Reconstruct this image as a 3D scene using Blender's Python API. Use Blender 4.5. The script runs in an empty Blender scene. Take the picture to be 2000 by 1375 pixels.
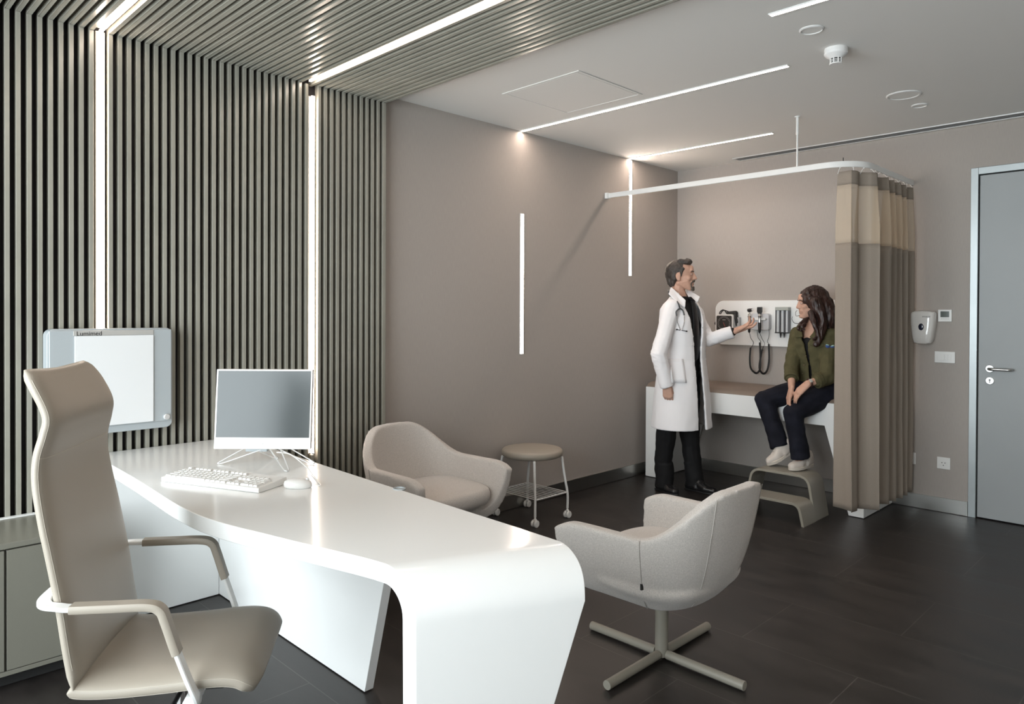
import bpy, bmesh, math, random
from mathutils import Vector, Matrix, noise, Quaternion
V = Vector
PI = math.pi
R = math.radians
scene = bpy.context.scene
col = scene.collection
random.seed(4)

# ------------------------------------------------------------------ camera
CAM = V((3.55141, -5.63443, 1.37739))
FW = V((-0.708944, 0.705215, -0.008352)).normalized()
RT = V((0.705208, 0.708987, 0.00426))
RT = (RT - FW * RT.dot(FW)).normalized()
UP = RT.cross(FW)
FPX, SHY = 1402.22, -66.677
cd = bpy.data.cameras.new('camera'); cam = bpy.data.objects.new('camera', cd); col.objects.link(cam)
cd.sensor_width = 36; cd.lens = FPX / 2000 * 36; cd.shift_y = SHY / 2000; cd.clip_start = .05; cd.clip_end = 60
m3 = Matrix((RT, UP, -FW)).transposed()
cam.matrix_world = Matrix.Translation(CAM) @ m3.to_4x4()
scene.camera = cam

# ------------------------------------------------------------------ light, exposure
scene.view_settings.view_transform = 'Standard'
scene.view_settings.look = 'None'
scene.view_settings.exposure = 0.66
scene.view_settings.gamma = 1.0
scene.view_settings.use_curve_mapping = False
scene.cycles.use_denoising = True
scene.cycles.max_bounces = 10
scene.cycles.diffuse_bounces = 5
scene.cycles.sample_clamp_indirect = 6
w = bpy.data.worlds.new('world'); scene.world = w; w.use_nodes = True
bg = w.node_tree.nodes['Background']; bg.inputs[0].default_value = (.82, .92, 1, 1); bg.inputs[1].default_value = 1.2

def area(name, loc, rot, sx, sy, power, color):
    l = bpy.data.lights.new(name, 'AREA'); l.shape = 'RECTANGLE'; l.size = sx; l.size_y = sy
    l.energy = power; l.color = color
    o = bpy.data.objects.new(name, l); col.objects.link(o); o.location = loc; o.rotation_euler = rot
    return o
# daylight entering through the window wall behind the camera
area('window_daylight', (1.82, -7.42, 1.45), (R(90), 0, 0), 3.5, 2.2, 172, (.90, .97, 1))

LED = (1.0, .82, .70)
LED_STRENGTH = 35.0

# ------------------------------------------------------------------ materials
MATS = {}
def srgb(r, g, b):
    f = lambda c: (c / 255 / 12.92) if c / 255 <= .04045 else ((c / 255 + .055) / 1.055) ** 2.4
    return (f(r), f(g), f(b), 1)
def mat(name, color, rough=.5, metal=0, spec=.5, bump=None, vary=None, coat=0, sheen=0, alpha=None, stretch=(1, 1, 1), trans=0):
    """bump=(scale,strength,distance), vary=(scale,amount) noise on the colour"""
    m = bpy.data.materials.new(name); m.use_nodes = True; nt = m.node_tree; n = nt.nodes; L = nt.links
    b = n['Principled BSDF']
    if len(color) == 3: color = (*color, 1)
    b.inputs['Base Color'].default_value = color; b.inputs['Roughness'].default_value = rough
    b.inputs['Metallic'].default_value = metal; b.inputs['Specular IOR Level'].default_value = spec
    b.inputs['Coat Weight'].default_value = coat; b.inputs['Sheen Weight'].default_value = sheen
    b.inputs['Transmission Weight'].default_value = trans
    if alpha is not None: b.inputs['Alpha'].default_value = alpha
    if bump or vary:
        tc = n.new('ShaderNodeTexCoord'); mp = n.new('ShaderNodeMapping'); L.new(tc.outputs['Object'], mp.inputs[0])
        mp.inputs['Scale'].default_value = stretch
    if vary:
        nz = n.new('ShaderNodeTexNoise'); nz.inputs['Scale'].default_value = vary[0]; nz.inputs['Detail'].default_value = 6
        L.new(mp.outputs[0], nz.inputs['Vector'])
        rp = n.new('ShaderNodeValToRGB'); a = vary[1]
        rp.color_ramp.elements[0].position = .3; rp.color_ramp.elements[1].position = .7
        rp.color_ramp.elements[0].color = tuple(c * (1 - a) for c in color[:3]) + (1,)
        rp.color_ramp.elements[1].color = tuple(min(1, c * (1 + a)) for c in color[:3]) + (1,)
        L.new(nz.outputs['Fac'], rp.inputs[0]); L.new(rp.outputs[0], b.inputs['Base Color'])
    if bump:
        nb = n.new('ShaderNodeTexNoise'); nb.inputs['Scale'].default_value = bump[0]; nb.inputs['Detail'].default_value = 4
        L.new(mp.outputs[0], nb.inputs['Vector'])
        bp = n.new('ShaderNodeBump'); bp.inputs['Strength'].default_value = bump[1]; bp.inputs['Distance'].default_value = bump[2]
        L.new(nb.outputs['Fac'], bp.inputs['Height']); L.new(bp.outputs[0], b.inputs['Normal'])
    MATS[name] = m
    return m
def emit(name, color, strength):
    m = bpy.data.materials.new(name); m.use_nodes = True; nt = m.node_tree
    e = nt.nodes.new('ShaderNodeEmission'); e.inputs[0].default_value = (*color, 1); e.inputs[1].default_value = strength
    nt.links.new(e.outputs[0], nt.nodes['Material Output'].inputs[0]); return m

M_wallpaper = mat('wallpaper', (.40, .366, .336), .75, spec=.25, bump=(55, .25, .0012), vary=(40, .055), stretch=(16, 16, .5))
M_ceiling = mat('ceiling_paint', (.80, .80, .78), .8, spec=.2)
M_white_paint = mat('white_paint', (.78, .78, .77), .5)
M_slat = mat('slat_paint', (.285, .277, .235), .25, spec=.6, vary=(6, .06), stretch=(1, 1, 1))
M_black_back = mat('slat_backing', (.012, .011, .012), .8)
M_led = emit('led_glow', LED, LED_STRENGTH)
M_led2 = emit('led_glow_slats', LED, 19.0)
M_steel = mat('brushed_steel', (.50, .50, .48), .28, metal=1, bump=(60, .05, .001), stretch=(.2, .2, 8))
M_alu = mat('satin_aluminium', (.74, .75, .75), .38, metal=.6)
M_door = mat('door_paint', (.36, .385, .395), .45, spec=.4, vary=(1.5, .04))
M_dframe = mat('door_frame_metal', (.42, .46, .47), .4, metal=.55, vary=(2, .10))
M_dark = mat('dark_gap', (.015, .015, .015), .7)
M_solid = mat('white_solid_surface', (.86, .87, .86), .15, spec=.5)
M_leather = mat('taupe_leather', (.335, .30, .25), .45, spec=.4, bump=(260, .12, .0008), vary=(3, .03))
M_stitch = mat('cream_stitching', (.48, .44, .37), .6)
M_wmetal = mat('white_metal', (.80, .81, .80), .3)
M_wplast = mat('white_plastic', (.80, .80, .78), .35)
M_fabric = mat('grey_wool_fabric', (.52, .49, .46), .9, spec=.15, bump=(420, .5, .0012), vary=(260, .16), sheen=.25)
M_seam = mat('seam_thread', (.44, .415, .385), .9)
M_taupe = mat('taupe_paint', (.27, .255, .215), .38, spec=.5)
M_taupe2 = mat('taupe_satin', (.30, .285, .24), .32, spec=.5)
M_vinyl = mat('brown_vinyl', (.235, .185, .15), .42, bump=(120, .1, .0006))
M_screen = mat('grey_screen', (.06, .07, .072), .2, spec=.35)
M_lightbox = mat('white_acrylic', (.74, .76, .77), .25)
M_greyframe = mat('pale_grey_shell', (.38, .42, .44), .3, spec=.6)
M_black = mat('black_plastic', (.015, .015, .016), .35)
M_rubber = mat('black_rubber', (.02, .02, .02), .6)
M_chrome = mat('chrome', (.8, .8, .8), .12, metal=1)
M_cabinet = mat('cabinet_lacquer', (.19, .186, .155), .3, spec=.55)
M_cloth = mat('curtain_cloth', (.29, .25, .21), .9, spec=.1, bump=(500, .4, .0008), vary=(420, .07))
M_coat = mat('white_coat_cotton', (.86, .86, .88), .8, spec=.2, bump=(30, .15, .003))
M_blackcloth = mat('black_cloth', (.010, .010, .011), .75, spec=.3, bump=(25, .2, .003))
M_tie = mat('black_satin', (.012, .012, .014), .35)
M_denim = mat('dark_denim', (.010, .011, .018), .85, spec=.2, bump=(40, .3, .002), vary=(12, .4))
M_olive = mat('olive_cotton', (.085, .078, .040), .85, spec=.15, bump=(35, .25, .003), vary=(20, .12))
M_skin = mat('skin', (.55, .335, .25), .5, spec=.35, vary=(25, .06))
M_skin_w = mat('skin_tanned', (.54, .325, .24), .5, spec=.35, vary=(25, .06))
M_hair_d = mat('greying_brown_hair', (.046, .038, .033), .55, bump=(150, .8, .003), vary=(130, .5), stretch=(1, 1, .4))
M_hair_w = mat('dark_brown_hair', (.028, .012, .009), .38, bump=(120, .9, .004), vary=(60, .5), stretch=(1, 1, .25))
M_lip = mat('lips', (.38, .19, .15), .5)
M_eye = mat('eye_white', (.7, .68, .65), .2)
M_iris = mat('dark_iris', (.02, .012, .008), .1)
M_tooth = mat('teeth', (.8, .78, .72), .3)
M_shoe_b = mat('black_shoe_leather', (.012, .012, .013), .25, spec=.6)
M_shoe_w = mat('off_white_canvas', (.66, .61, .56), .7, bump=(200, .2, .001))
M_sole = mat('cream_rubber', (.60, .56, .50), .6)
M_glass = None

def wood_floor():
    m = bpy.data.materials.new('dark_floor_tiles'); m.use_nodes = True; nt = m.node_tree; n = nt.nodes; L = nt.links
    b = n['Principled BSDF']; tc = n.new('ShaderNodeTexCoord')
    mp = n.new('ShaderNodeMapping'); L.new(tc.outputs['Object'], mp.inputs[0])
    mp.inputs['Location'].default_value = (-2.09, .295 + .5 * 4, 0)
    br = n.new('ShaderNodeTexBrick'); L.new(mp.outputs[0], br.inputs[0])
    br.offset = .5; br.inputs['Scale'].default_value = 1; br.inputs['Brick Width'].default_value = .94
    br.inputs['Row Height'].default_value = .5; br.inputs['Mortar Size'].default_value = .0022
    br.inputs['Mortar Smooth'].default_value = .2
    br.inputs['Color1'].default_value = (.023, .0195, .018, 1); br.inputs['Color2'].default_value = (.020, .017, .016, 1)
    br.inputs['Mortar'].default_value = (.055, .050, .046, 1)
    nz = n.new('ShaderNodeTexNoise'); nz.inputs['Scale'].default_value = 3; nz.inputs['Detail'].default_value = 8; nz.inputs['Roughness'].default_value = .6
    mp2 = n.new('ShaderNodeMapping'); L.new(tc.outputs['Object'], mp2.inputs[0]); mp2.inputs['Scale'].default_value = (1, 2.6, 1)
    L.new(mp2.outputs[0], nz.inputs['Vector'])
    mr = n.new('ShaderNodeMapRange'); L.new(nz.outputs['Fac'], mr.inputs[0]); mr.inputs[1].default_value = .3; mr.inputs[2].default_value = .75
    mr.inputs[3].default_value = .55; mr.inputs[4].default_value = 1.75
    mx = n.new('ShaderNodeMix'); mx.data_type = 'RGBA'; mx.blend_type = 'MULTIPLY'; mx.inputs[0].default_value = 1
    L.new(br.outputs['Color'], mx.inputs[6]); L.new(mr.outputs[0], mx.inputs[7]); L.new(mx.outputs[2], b.inputs['Base Color'])
    mr2 = n.new('ShaderNodeMapRange'); L.new(nz.outputs['Fac'], mr2.inputs[0]); mr2.inputs[3].default_value = .30; mr2.inputs[4].default_value = .50
    L.new(mr2.outputs[0], b.inputs['Roughness'])
    bp = n.new('ShaderNodeBump'); bp.inputs['Strength'].default_value = .15; bp.inputs['Distance'].default_value = .002
    L.new(nz.outputs['Fac'], bp.inputs['Height']); L.new(bp.outputs[0], b.inputs['Normal'])
    return m
M_floor = wood_floor()

def mesh_cloth():
    m = bpy.data.materials.new('sheer_mesh_cloth'); m.use_nodes = True; nt = m.node_tree; n = nt.nodes; L = nt.links
    b = n['Principled BSDF']; b.inputs['Base Color'].default_value = (.56, .47, .36, 1); b.inputs['Roughness'].default_value = .9
    tr = n.new('ShaderNodeBsdfTransparent'); mx = n.new('ShaderNodeMixShader'); mx.inputs[0].default_value = .45
    L.new(tr.outputs[0], mx.inputs[1]); L.new(b.outputs[0], mx.inputs[2]); L.new(mx.outputs[0], n['Material Output'].inputs[0])
    return m
M_sheer = mesh_cloth()
def glass():
    m = bpy.data.materials.new('window_glass'); m.use_nodes = True; nt = m.node_tree; n = nt.nodes; L = nt.links
    g = n.new('ShaderNodeBsdfGlossy'); g.inputs['Roughness'].default_value = .02
    tr = n.new('ShaderNodeBsdfTransparent'); mx = n.new('ShaderNodeMixShader'); mx.inputs[0].default_value = .06
    L.new(tr.outputs[0], mx.inputs[1]); L.new(g.outputs[0], mx.inputs[2]); L.new(mx.outputs[0], n['Material Output'].inputs[0]); return m
M_glass = glass()

# ------------------------------------------------------------------ mesh helpers
class MB:
    def __init__(s): s.v = []; s.f = []
    def add(s, vs, fs):
        o = len(s.v); s.v += [tuple(p) for p in vs]; s.f += [tuple(i + o for i in f) for f in fs]; return s
    def box(s, a, b):
        x0, y0, z0 = a; x1, y1, z1 = b
        return s.add([(x0, y0, z0), (x1, y0, z0), (x1, y1, z0), (x0, y1, z0), (x0, y0, z1), (x1, y0, z1), (x1, y1, z1), (x0, y1, z1)],
                     [(3, 2, 1, 0), (4, 5, 6, 7), (0, 1, 5, 4), (1, 2, 6, 5), (2, 3, 7, 6), (3, 0, 4, 7)])
    def obox(s, c, ax, ay, az):
        c = V(c); ax = V(ax); ay = V(ay); az = V(az)
        P = [c + ax * i + ay * j + az * k for k in (-1, 1) for (i, j) in ((-1, -1), (1, -1), (1, 1), (-1, 1))]
        return s.add(P, [(3, 2, 1, 0), (4, 5, 6, 7), (0, 1, 5, 4), (1, 2, 6, 5), (2, 3, 7, 6), (3, 0, 4, 7)])
    def prism(s, poly, d):
        """poly: list of 3-D points, extruded by vector d"""
        n = len(poly); d = V(d); P = [V(p) for p in poly]; Q = [p + d for p in P]
        fs = [tuple(range(n))[::-1], tuple(range(n, 2 * n))] + [(i, (i + 1) % n, n + (i + 1) % n, n + i) for i in range(n)]
        return s.add(P + Q, fs)
    def loft(s, rings, closed=True, caps=True):
        m = len(rings[0]); vs = [p for r in rings for p in r]; fs = []
        for i in range(len(rings) - 1):
            for j in range(m if closed else m - 1):
                k = (j + 1) % m; fs.append((i * m + j, i * m + k, (i + 1) * m + k, (i + 1) * m + j))
        if closed and caps:
            fs.append(tuple(range(m))[::-1]); fs.append(tuple((len(rings) - 1) * m + j for j in range(m)))
        return s.add(vs, fs)
    def tube(s, pts, r, seg=10, caps=True):
        P = [V(p) for p in pts]; n = len(P); rr = r if isinstance(r, (list, tuple)) else [r] * n
        t = [(P[min(i + 1, n - 1)] - P[max(i - 1, 0)]).normalized() for i in range(n)]
        u = t[0].orthogonal().normalized(); rings = []
        for i in range(n):
            u = (u - t[i] * u.dot(t[i])).normalized(); v = t[i].cross(u)
            rings.append([P[i] + (u * math.cos(a) + v * math.sin(a)) * rr[i] for a in [2 * PI * k / seg for k in range(seg)]])
        return s.loft(rings, True, caps)
    def band(s, pts, wdir, hw, ht):
        """flat strap along pts: half width hw along wdir(s), half thickness ht"""
        P = [V(p) for p in pts]; n = len(P); rings = []
        for i in range(n):
            t = (P[min(i + 1, n - 1)] - P[max(i - 1, 0)]).normalized()
            wd = V(wdir[i] if isinstance(wdir, list) else wdir); wd = (wd - t * wd.dot(t)).normalized(); nn = t.cross(wd)
            h = hw[i] if isinstance(hw, list) else hw
            rings.append([P[i] + wd * a * h + nn * b * ht for a, b in ((-1, -.6), (-.85, -1), (.85, -1), (1, -.6), (1, .6), (.85, 1), (-.85, 1), (-1, .6))])
        return s.loft(rings)
    def cyl(s, a, b, r, seg=24, r2=None):
        return s.tube([a, b], [r, r if r2 is None else r2], seg)
    def lathe(s, c, prof, axis=(0, 0, 1), seg=32):
        """prof: (radius, height) pairs"""
        c = V(c); ax = V(axis).normalized(); u = ax.orthogonal().normalized(); v = ax.cross(u)
        rings = [[c + ax * h + (u * math.cos(a) + v * math.sin(a)) * max(r, 1e-5) for a in [2 * PI * k / seg for k in range(seg)]] for r, h in prof]
        return s.loft(rings)
    def ell(s, c, r, rot=None, seg=16):
        c = V(c); r = V(r) if hasattr(r, '__len__') else V((r, r, r)); vs = []; fs = []; nr = seg // 2
        for i in range(nr + 1):
            th = PI * i / nr
            for j in range(seg):
                ph = 2 * PI * j / seg
                p = V((r.x * math.sin(th) * math.cos(ph), r.y * math.sin(th) * math.sin(ph), r.z * math.cos(th)))
                if rot is not None: p = rot @ p
                vs.append(c + p)
        for i in range(nr):
            for j in range(seg):
                k = (j + 1) % seg; fs.append((i * seg + j, (i + 1) * seg + j, (i + 1) * seg + k, i * seg + k))
        return s.add(vs, fs)
    def hull(s, balls):
        """convex hull of spheres [(p, r), ...]"""
        bm = bmesh.new()
        for p, r in balls:
            q = bmesh.ops.create_icosphere(bm, subdivisions=2, radius=max(r, 1e-4)); bmesh.ops.translate(bm, verts=q['verts'], vec=V(p))
        bmesh.ops.delete(bm, geom=list(bm.faces) + list(bm.edges), context='EDGES_FACES')
        res = bmesh.ops.convex_hull(bm, input=list(bm.verts))
        bm.verts.index_update(); used = sorted({v.index for f in bm.faces for v in f.verts}); mp = {k: i for i, k in enumerate(used)}
        bm.verts.ensure_lookup_table()
        s.add([bm.verts[i].co.copy() for i in used], [tuple(mp[v.index] for v in f.verts) for f in bm.faces]); bm.free(); return s
    def chain(s, balls):
        for a, b in zip(balls, balls[1:]): s.hull([a, b])
        return s
    def mesh(s, name):
        me = bpy.data.meshes.new(name); me.from_pydata(s.v, [], s.f); me.validate(); me.update()
        bm = bmesh.new(); bm.from_mesh(me); bmesh.ops.remove_doubles(bm, verts=bm.verts, dist=1e-6)
        bmesh.ops.recalc_face_normals(bm, faces=bm.faces); bm.to_mesh(me); bm.free(); return me
    def build(s, name, material, parent=None, smooth=None, bevel=0, seg=2, raw=False, solid=0, subsurf=0):
        if raw:
            me = bpy.data.meshes.new(name); me.from_pydata(s.v, [], s.f); me.update()
        else: me = s.mesh(name)
        o = bpy.data.objects.new(name, me); col.objects.link(o)
        if material: me.materials.append(material)
        if smooth is not None or bevel or subsurf:
            for p in me.polygons: p.use_smooth = True
            me.set_sharp_from_angle(angle=R(smooth if smooth is not None else 35))
        if solid:
            md = o.modifiers.new('solid', 'SOLIDIFY'); md.thickness = solid; md.offset = 0
        if bevel:
            md = o.modifiers.new('bevel', 'BEVEL'); md.width = bevel; md.segments = seg; md.limit_method = 'ANGLE'; md.angle_limit = R(40)
            md.harden_normals = True
        if subsurf:
            md = o.modifiers.new('sub', 'SUBSURF'); md.levels = subsurf; md.render_levels = subsurf
        if parent: o.parent = parent; o.matrix_parent_inverse = parent.matrix_world.inverted()
        return o
    def fuse(s, name, material, parent=None, voxel=.006, smooth=3, disp=None, decimate=None):
        """voxel-fuse everything into one continuous surface"""
        me = bpy.data.meshes.new('tmp'); me.from_pydata(s.v, [], s.f); me.update()
        bm = bmesh.new(); bm.from_mesh(me); bmesh.ops.recalc_face_normals(bm, faces=bm.faces); bm.to_mesh(me); bm.free()
        o = bpy.data.objects.new('tmp', me); col.objects.link(o)
        r = o.modifiers.new('r', 'REMESH'); r.mode = 'VOXEL'; r.voxel_size = voxel; r.adaptivity = 0
        if smooth:
            sm = o.modifiers.new('s', 'SMOOTH'); sm.iterations = smooth; sm.factor = .5
        bpy.context.view_layer.update(); dg = bpy.context.evaluated_depsgraph_get()
        me2 = bpy.data.meshes.new_from_object(o.evaluated_get(dg)); me2.name = name
        bpy.data.objects.remove(o); bpy.data.meshes.remove(me)
        if disp:
            ns = [v.normal.copy() for v in me2.vertices]
            for v, nn in zip(me2.vertices, ns): v.co += nn * disp(v.co)
        for p in me2.polygons: p.use_smooth = True
        me2.materials.clear(); me2.materials.append(material)
        ob = bpy.data.objects.new(name, me2); col.objects.link(ob)
        if parent: ob.parent = parent; ob.matrix_parent_inverse = parent.matrix_world.inverted()
        return ob

def tag(o, label, cat, group=None):
    o['label'] = label; o['category'] = cat
    if group: o['group'] = group
    return o
def thing(name, loc, label, cat, group=None, rz=0):
    o = bpy.data.objects.new(name, None); col.objects.link(o); o.location = loc; o.rotation_euler = (0, 0, rz); o.empty_display_size = .1
    o.matrix_world = Matrix.Translation(V(loc)) @ Matrix.Rotation(rz, 4, 'Z')
    return tag(o, label, cat, group)
def struct(o): o['kind'] = 'structure'; return o
def bez(pts, n=24):
    """Catmull-Rom through pts"""
    P = [V(p) for p in pts]; P = [P[0] * 2 - P[1]] + P + [P[-1] * 2 - P[-2]]; out = []
    for i in range(1, len(P) - 2):
        for k in range(n):
            t = k / n; a, b, c, d = P[i - 1:i + 3]
            out.append(.5 * ((2 * b) + (c - a) * t + (2 * a - 5 * b + 4 * c - d) * t * t + (3 * b - a - 3 * c + d) * t ** 3))
    out.append(P[-2]); return out
def rrect(x0, x1, z0, z1, r, seg=6):
    out = []
    for cx, cz, a0 in ((x1 - r, z1 - r, 0), (x0 + r, z1 - r, 90), (x0 + r, z0 + r, 180), (x1 - r, z0 + r, 270)):
        for k in range(seg + 1):
            a = R(a0 + 90 * k / seg); out.append((cx + r * math.cos(a), cz + r * math.sin(a)))
    return out
def text_mesh(body, size, M4, material, parent, name='lettering', extrude=.0006, sx=1):
    cu = bpy.data.curves.new(name, 'FONT'); cu.body = body; cu.size = size; cu.extrude = extrude; cu.align_x = 'LEFT'
    t = bpy.data.objects.new('t', cu); col.objects.link(t); bpy.context.view_layer.update()
    me = bpy.data.meshes.new_from_object(t.evaluated_get(bpy.context.evaluated_depsgraph_get())); bpy.data.objects.remove(t)
    me.name = name; me.transform(M4 @ Matrix.Diagonal((sx, 1, 1, 1))); me.materials.clear(); me.materials.append(material)
    o = bpy.data.objects.new(name, me); col.objects.link(o)
    if parent: o.parent = parent; o.matrix_parent_inverse = parent.matrix_world.inverted()
    return o

# ------------------------------------------------------------------ room shell
H = 2.65; X1 = 5.4; Y0 = -7.3; SE = -3.20; XF = .05; ZB = 2.593
struct(MB().box((-.2, Y0 - .2, -.1), (X1 + .2, .2, 0)).build('floor', M_floor))
struct(MB().box((-.2, Y0 - .2, H), (X1 + .2, .2, H + .1)).build('ceiling', M_ceiling))
struct(MB().box((-.2, Y0 - .2, 0), (0, .2, H)).build('wall_left', M_wallpaper))
DX0, DX1, DZ = 2.335, 3.235, 2.315
struct(MB().box((0, 0, 0), (2.29, .2, H)).box((2.29, 0, 2.36), (3.28, .2, H)).box((3.28, 0, 0), (X1, .2, H)).box((2.29, .12, 0), (3.28, .2, 2.36)).build('wall_back', M_wallpaper))
struct(MB().box((X1, Y0 - .2, 0), (X1 + .2, .2, H)).build('wall_right', M_ceiling))
WX0, WX1, WZ0, WZ1 = .05, 3.6, .35, 2.55
struct(MB().box((0, Y0 - .2, 0), (X1, Y0, WZ0)).box((0, Y0 - .2, WZ1), (X1, Y0, H)).box((0, Y0 - .2, WZ0), (WX0, Y0, WZ1)).box((WX1, Y0 - .2, WZ0), (X1, Y0, WZ1)).build('wall_front', M_ceiling))
wf = MB().box((WX0, Y0 - .06, WZ0), (WX1, Y0, WZ0 + .05)).box((WX0, Y0 - .06, WZ1 - .05), (WX1, Y0, WZ1))
for k in range(4):
    x = WX0 + (WX1 - WX0 - .05) * k / 3; wf.box((x, Y0 - .06, WZ0 + .05), (x + .05, Y0, WZ1 - .05))
wn = struct(wf.build('window_1', M_alu))
MB().box((WX0 + .05, Y0 - .035, WZ0 + .05), (WX1 - .05, Y0 - .03, WZ1 - .05)).build('window_glass', M_glass, wn)
# baseboards
struct(MB().box((0, SE, .004), (.012, 0, .10)).build('baseboard_left', M_steel))
struct(MB().box((.012, -.012, .004), (2.288, 0, .10)).build('baseboard_back', M_steel))

# slatted cladding folding from the left wall over the ceiling: one continuous lining
PITCH = .038; SW = .0175
LS = (-3.664, -4.690)          # slots that hold light strips
sl = MB(); k = 0; y = SE
while y > Y0 + .05:
    ya, yb = y - SW, y
    if k == 12: sl.box((.012, ya, 0), (XF, yb, .60)); sl.box((.012, ya, ZB), (4.6, yb, H - .012))
    elif k == 13: sl.box((.012, ya, 0), (XF, yb, ZB)); sl.box((1.52, ya, ZB), (4.6, yb, H - .012))
    elif k == 39: sl.box((.012, ya, 0), (XF, yb, 1.26)); sl.box((4.45, ya, ZB), (4.6, yb, H - .012))
    elif k == 66: sl.box((.012, ya, 0), (XF, yb, ZB)); sl.box((4.45, ya, ZB), (4.6, yb, H - .012))
    else: sl.box((.012, ya, 0), (XF, yb, ZB)); sl.box((.012, ya, ZB), (4.6, yb, H - .012))
    k += 1; y = SE - k * PITCH
cl = struct(sl.build('trim_1', M_slat, bevel=.0012, seg=1))
bk = MB().box((.0005, Y0, 0), (.012, SE - .002, H - .012)); bk.box((.012, Y0, H - .012), (4.6, SE - .002, H - .0005))
bk.build('slat_backing', M_black_back, cl)
MB().box((.012, SE, 0), (XF, SE + .004, ZB)).box((.012, SE, ZB), (4.6, SE + .004, H - .002)).build('edge_strip', M_slat, cl)

# ------------------------------------------------------------------ light strips
def strip(a, b, axis, label, recess, wd=.034):
    if axis == 'z': wd = .029
    """a-b centre line lying in a wall (axis 'x') or ceiling (axis 'z') surface"""
    a = V(a); b = V(b); d = (b - a).normalized(); L = (b - a).length
    t = thing('led_strip_light', a, label, 'light', 'recessed light strips')
    nrm = V((1, 0, 0)) if axis == 'x' else V((0, 0, -1)); s = d.cross(nrm)
    c = (a + b) / 2
    MB().obox(c + nrm * .002, d * (L / 2), s * (wd / 2 - .003), nrm * .003).build('diffuser', M_led, t)
    f = MB()
    for sg in (-1, 1): f.obox(c + s * sg * (wd / 2 - .001) + nrm * .0025, d * (L / 2 + .004), s * .0015, nrm * .0035)
    for e in (-1, 1): f.obox(c + d * e * (L / 2 + .003), d * .003, s * (wd / 2), nrm * .004)
    f.build('frame', M_wmetal if not recess else M_slat, t)
    return t
G = 'recessed light strips'
strip((.0, -2.008, 1.084), (0, -2.008, 2.066), 'x', 'short vertical light strip alone on the beige wall left of the doctor', 0)
strip((.0, -.722, 1.685), (0, -.722, H - .012), 'x', 'vertical light strip on the beige wall dropping from the ceiling above the doctor', 0)
strip((.012, -2.025, H), (1.922, -2.025, H), 'z', 'long ceiling light strip beside the square access hatch', 0)
strip((.012, -.75, H), (1.24, -.75, H), 'z', 'short ceiling light strip meeting the wall strip near the exam couch', 0)
strip((2.148, -2.69, H), (4.6, -2.69, H), 'z', 'ceiling light strip at the top edge above the smoke detector', 0)  # unseen right end lengthened to brighten the back wall by the door
def slat_strip(a, b, nrm, label):
    """a light profile standing where one slat is left out"""
    a = V(a); b = V(b); nrm = V(nrm); d = (b - a).normalized(); L = (b - a).length; c = (a + b) / 2; s = d.cross(nrm)
    t = thing('led_strip_light', a, label, 'light', 'recessed light strips')
    MB().obox(c - nrm * .007, d * (L / 2), s * (.0085 if abs(nrm.x) > .5 else .006), nrm * .004).build('diffuser', M_led2, t)
    MB().obox(c - nrm * .027, d * (L / 2), s * .018, nrm * .009).build('profile', M_slat, t)
slat_strip((XF, LS[0], .608), (XF, LS[0], 2.535), (1, 0, 0), 'vertical light strip in the slatted wall behind the monitor')
slat_strip((XF, LS[1], 1.27), (XF, LS[1], ZB + .006), (1, 0, 0), 'vertical light strip in the slatted wall above the light box')
slat_strip((XF + .03, LS[0] - .038, ZB), (1.512, LS[0] - .038, ZB), (0, 0, -1), 'light strip in the slatted ceiling above the monitor')
slat_strip((XF - .010, LS[1], ZB), (4.4, LS[1], ZB), (0, 0, -1), 'light strip in the slatted ceiling at the far left corner')  # run carried on out of view, added length to light the desk top
slat_strip((XF + .03, -5.718, ZB), (4.4, -5.718, ZB), (0, 0, -1), 'added unseen light strip in the slatted ceiling nearest the window wall')  # extra strip out of view, added to lift the desk and chairs

# ------------------------------------------------------------------ door in the back wall
fr = MB().box((2.289, -.006, 0), (2.333, .11, 2.36)).box((3.235, -.006, 0), (3.279, .11, 2.36)).box((2.333, -.006, 2.315), (3.235, .11, 2.36))
fo = struct(fr.build('trim_2', M_dframe, bevel=.002))
MB().box((2.333, .03, 0), (3.235, .119, 2.315)).build('rebate', M_dark, fo)
dr = struct(MB().box((2.341, .004, .008), (3.23, .045, 2.307)).build('door_1', M_door, bevel=.002))
h = MB().tube(bez([(2.407, .0, 1.012), (2.407, -.03, 1.012), (2.418, -.052, 1.012), (2.44, -.058, 1.012), (2.50, -.058, 1.012), (2.525, -.056, 1.012), (2.534, -.045, 1.012), (2.535, -.028, 1.012)], 5), .0095, 12)
h.build('door_handle', M_steel, dr, smooth=60)
MB().lathe((2.407, .004, 1.012), [(0, 0), (.026, 0), (.026, .006), (.023, .009), (0, .009)], (0, -1, 0)).build('handle_rose', M_alu, dr, smooth=40)
ke = MB().lathe((2.408, .004, .932), [(0, 0), (.026, 0), (.026, .006), (.023, .009), (0, .009)], (0, -1, 0)).build('key_rose', M_alu, dr, smooth=40)
MB().lathe((2.408, -.005, .937), [(0, 0), (.0055, 0), (.0055, .0015), (0, .0015)], (0, -1, 0)).box((2.406, -.0065, .918), (2.410, -.004, .935)).build('keyhole', mat('keyhole_grey', (.12, .12, .12), .4, metal=.6), ke)
MB().box((2.335, -.002, 1.05), (2.341, .02, 1.13)).build('latch_plate', M_dark, dr)

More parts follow.
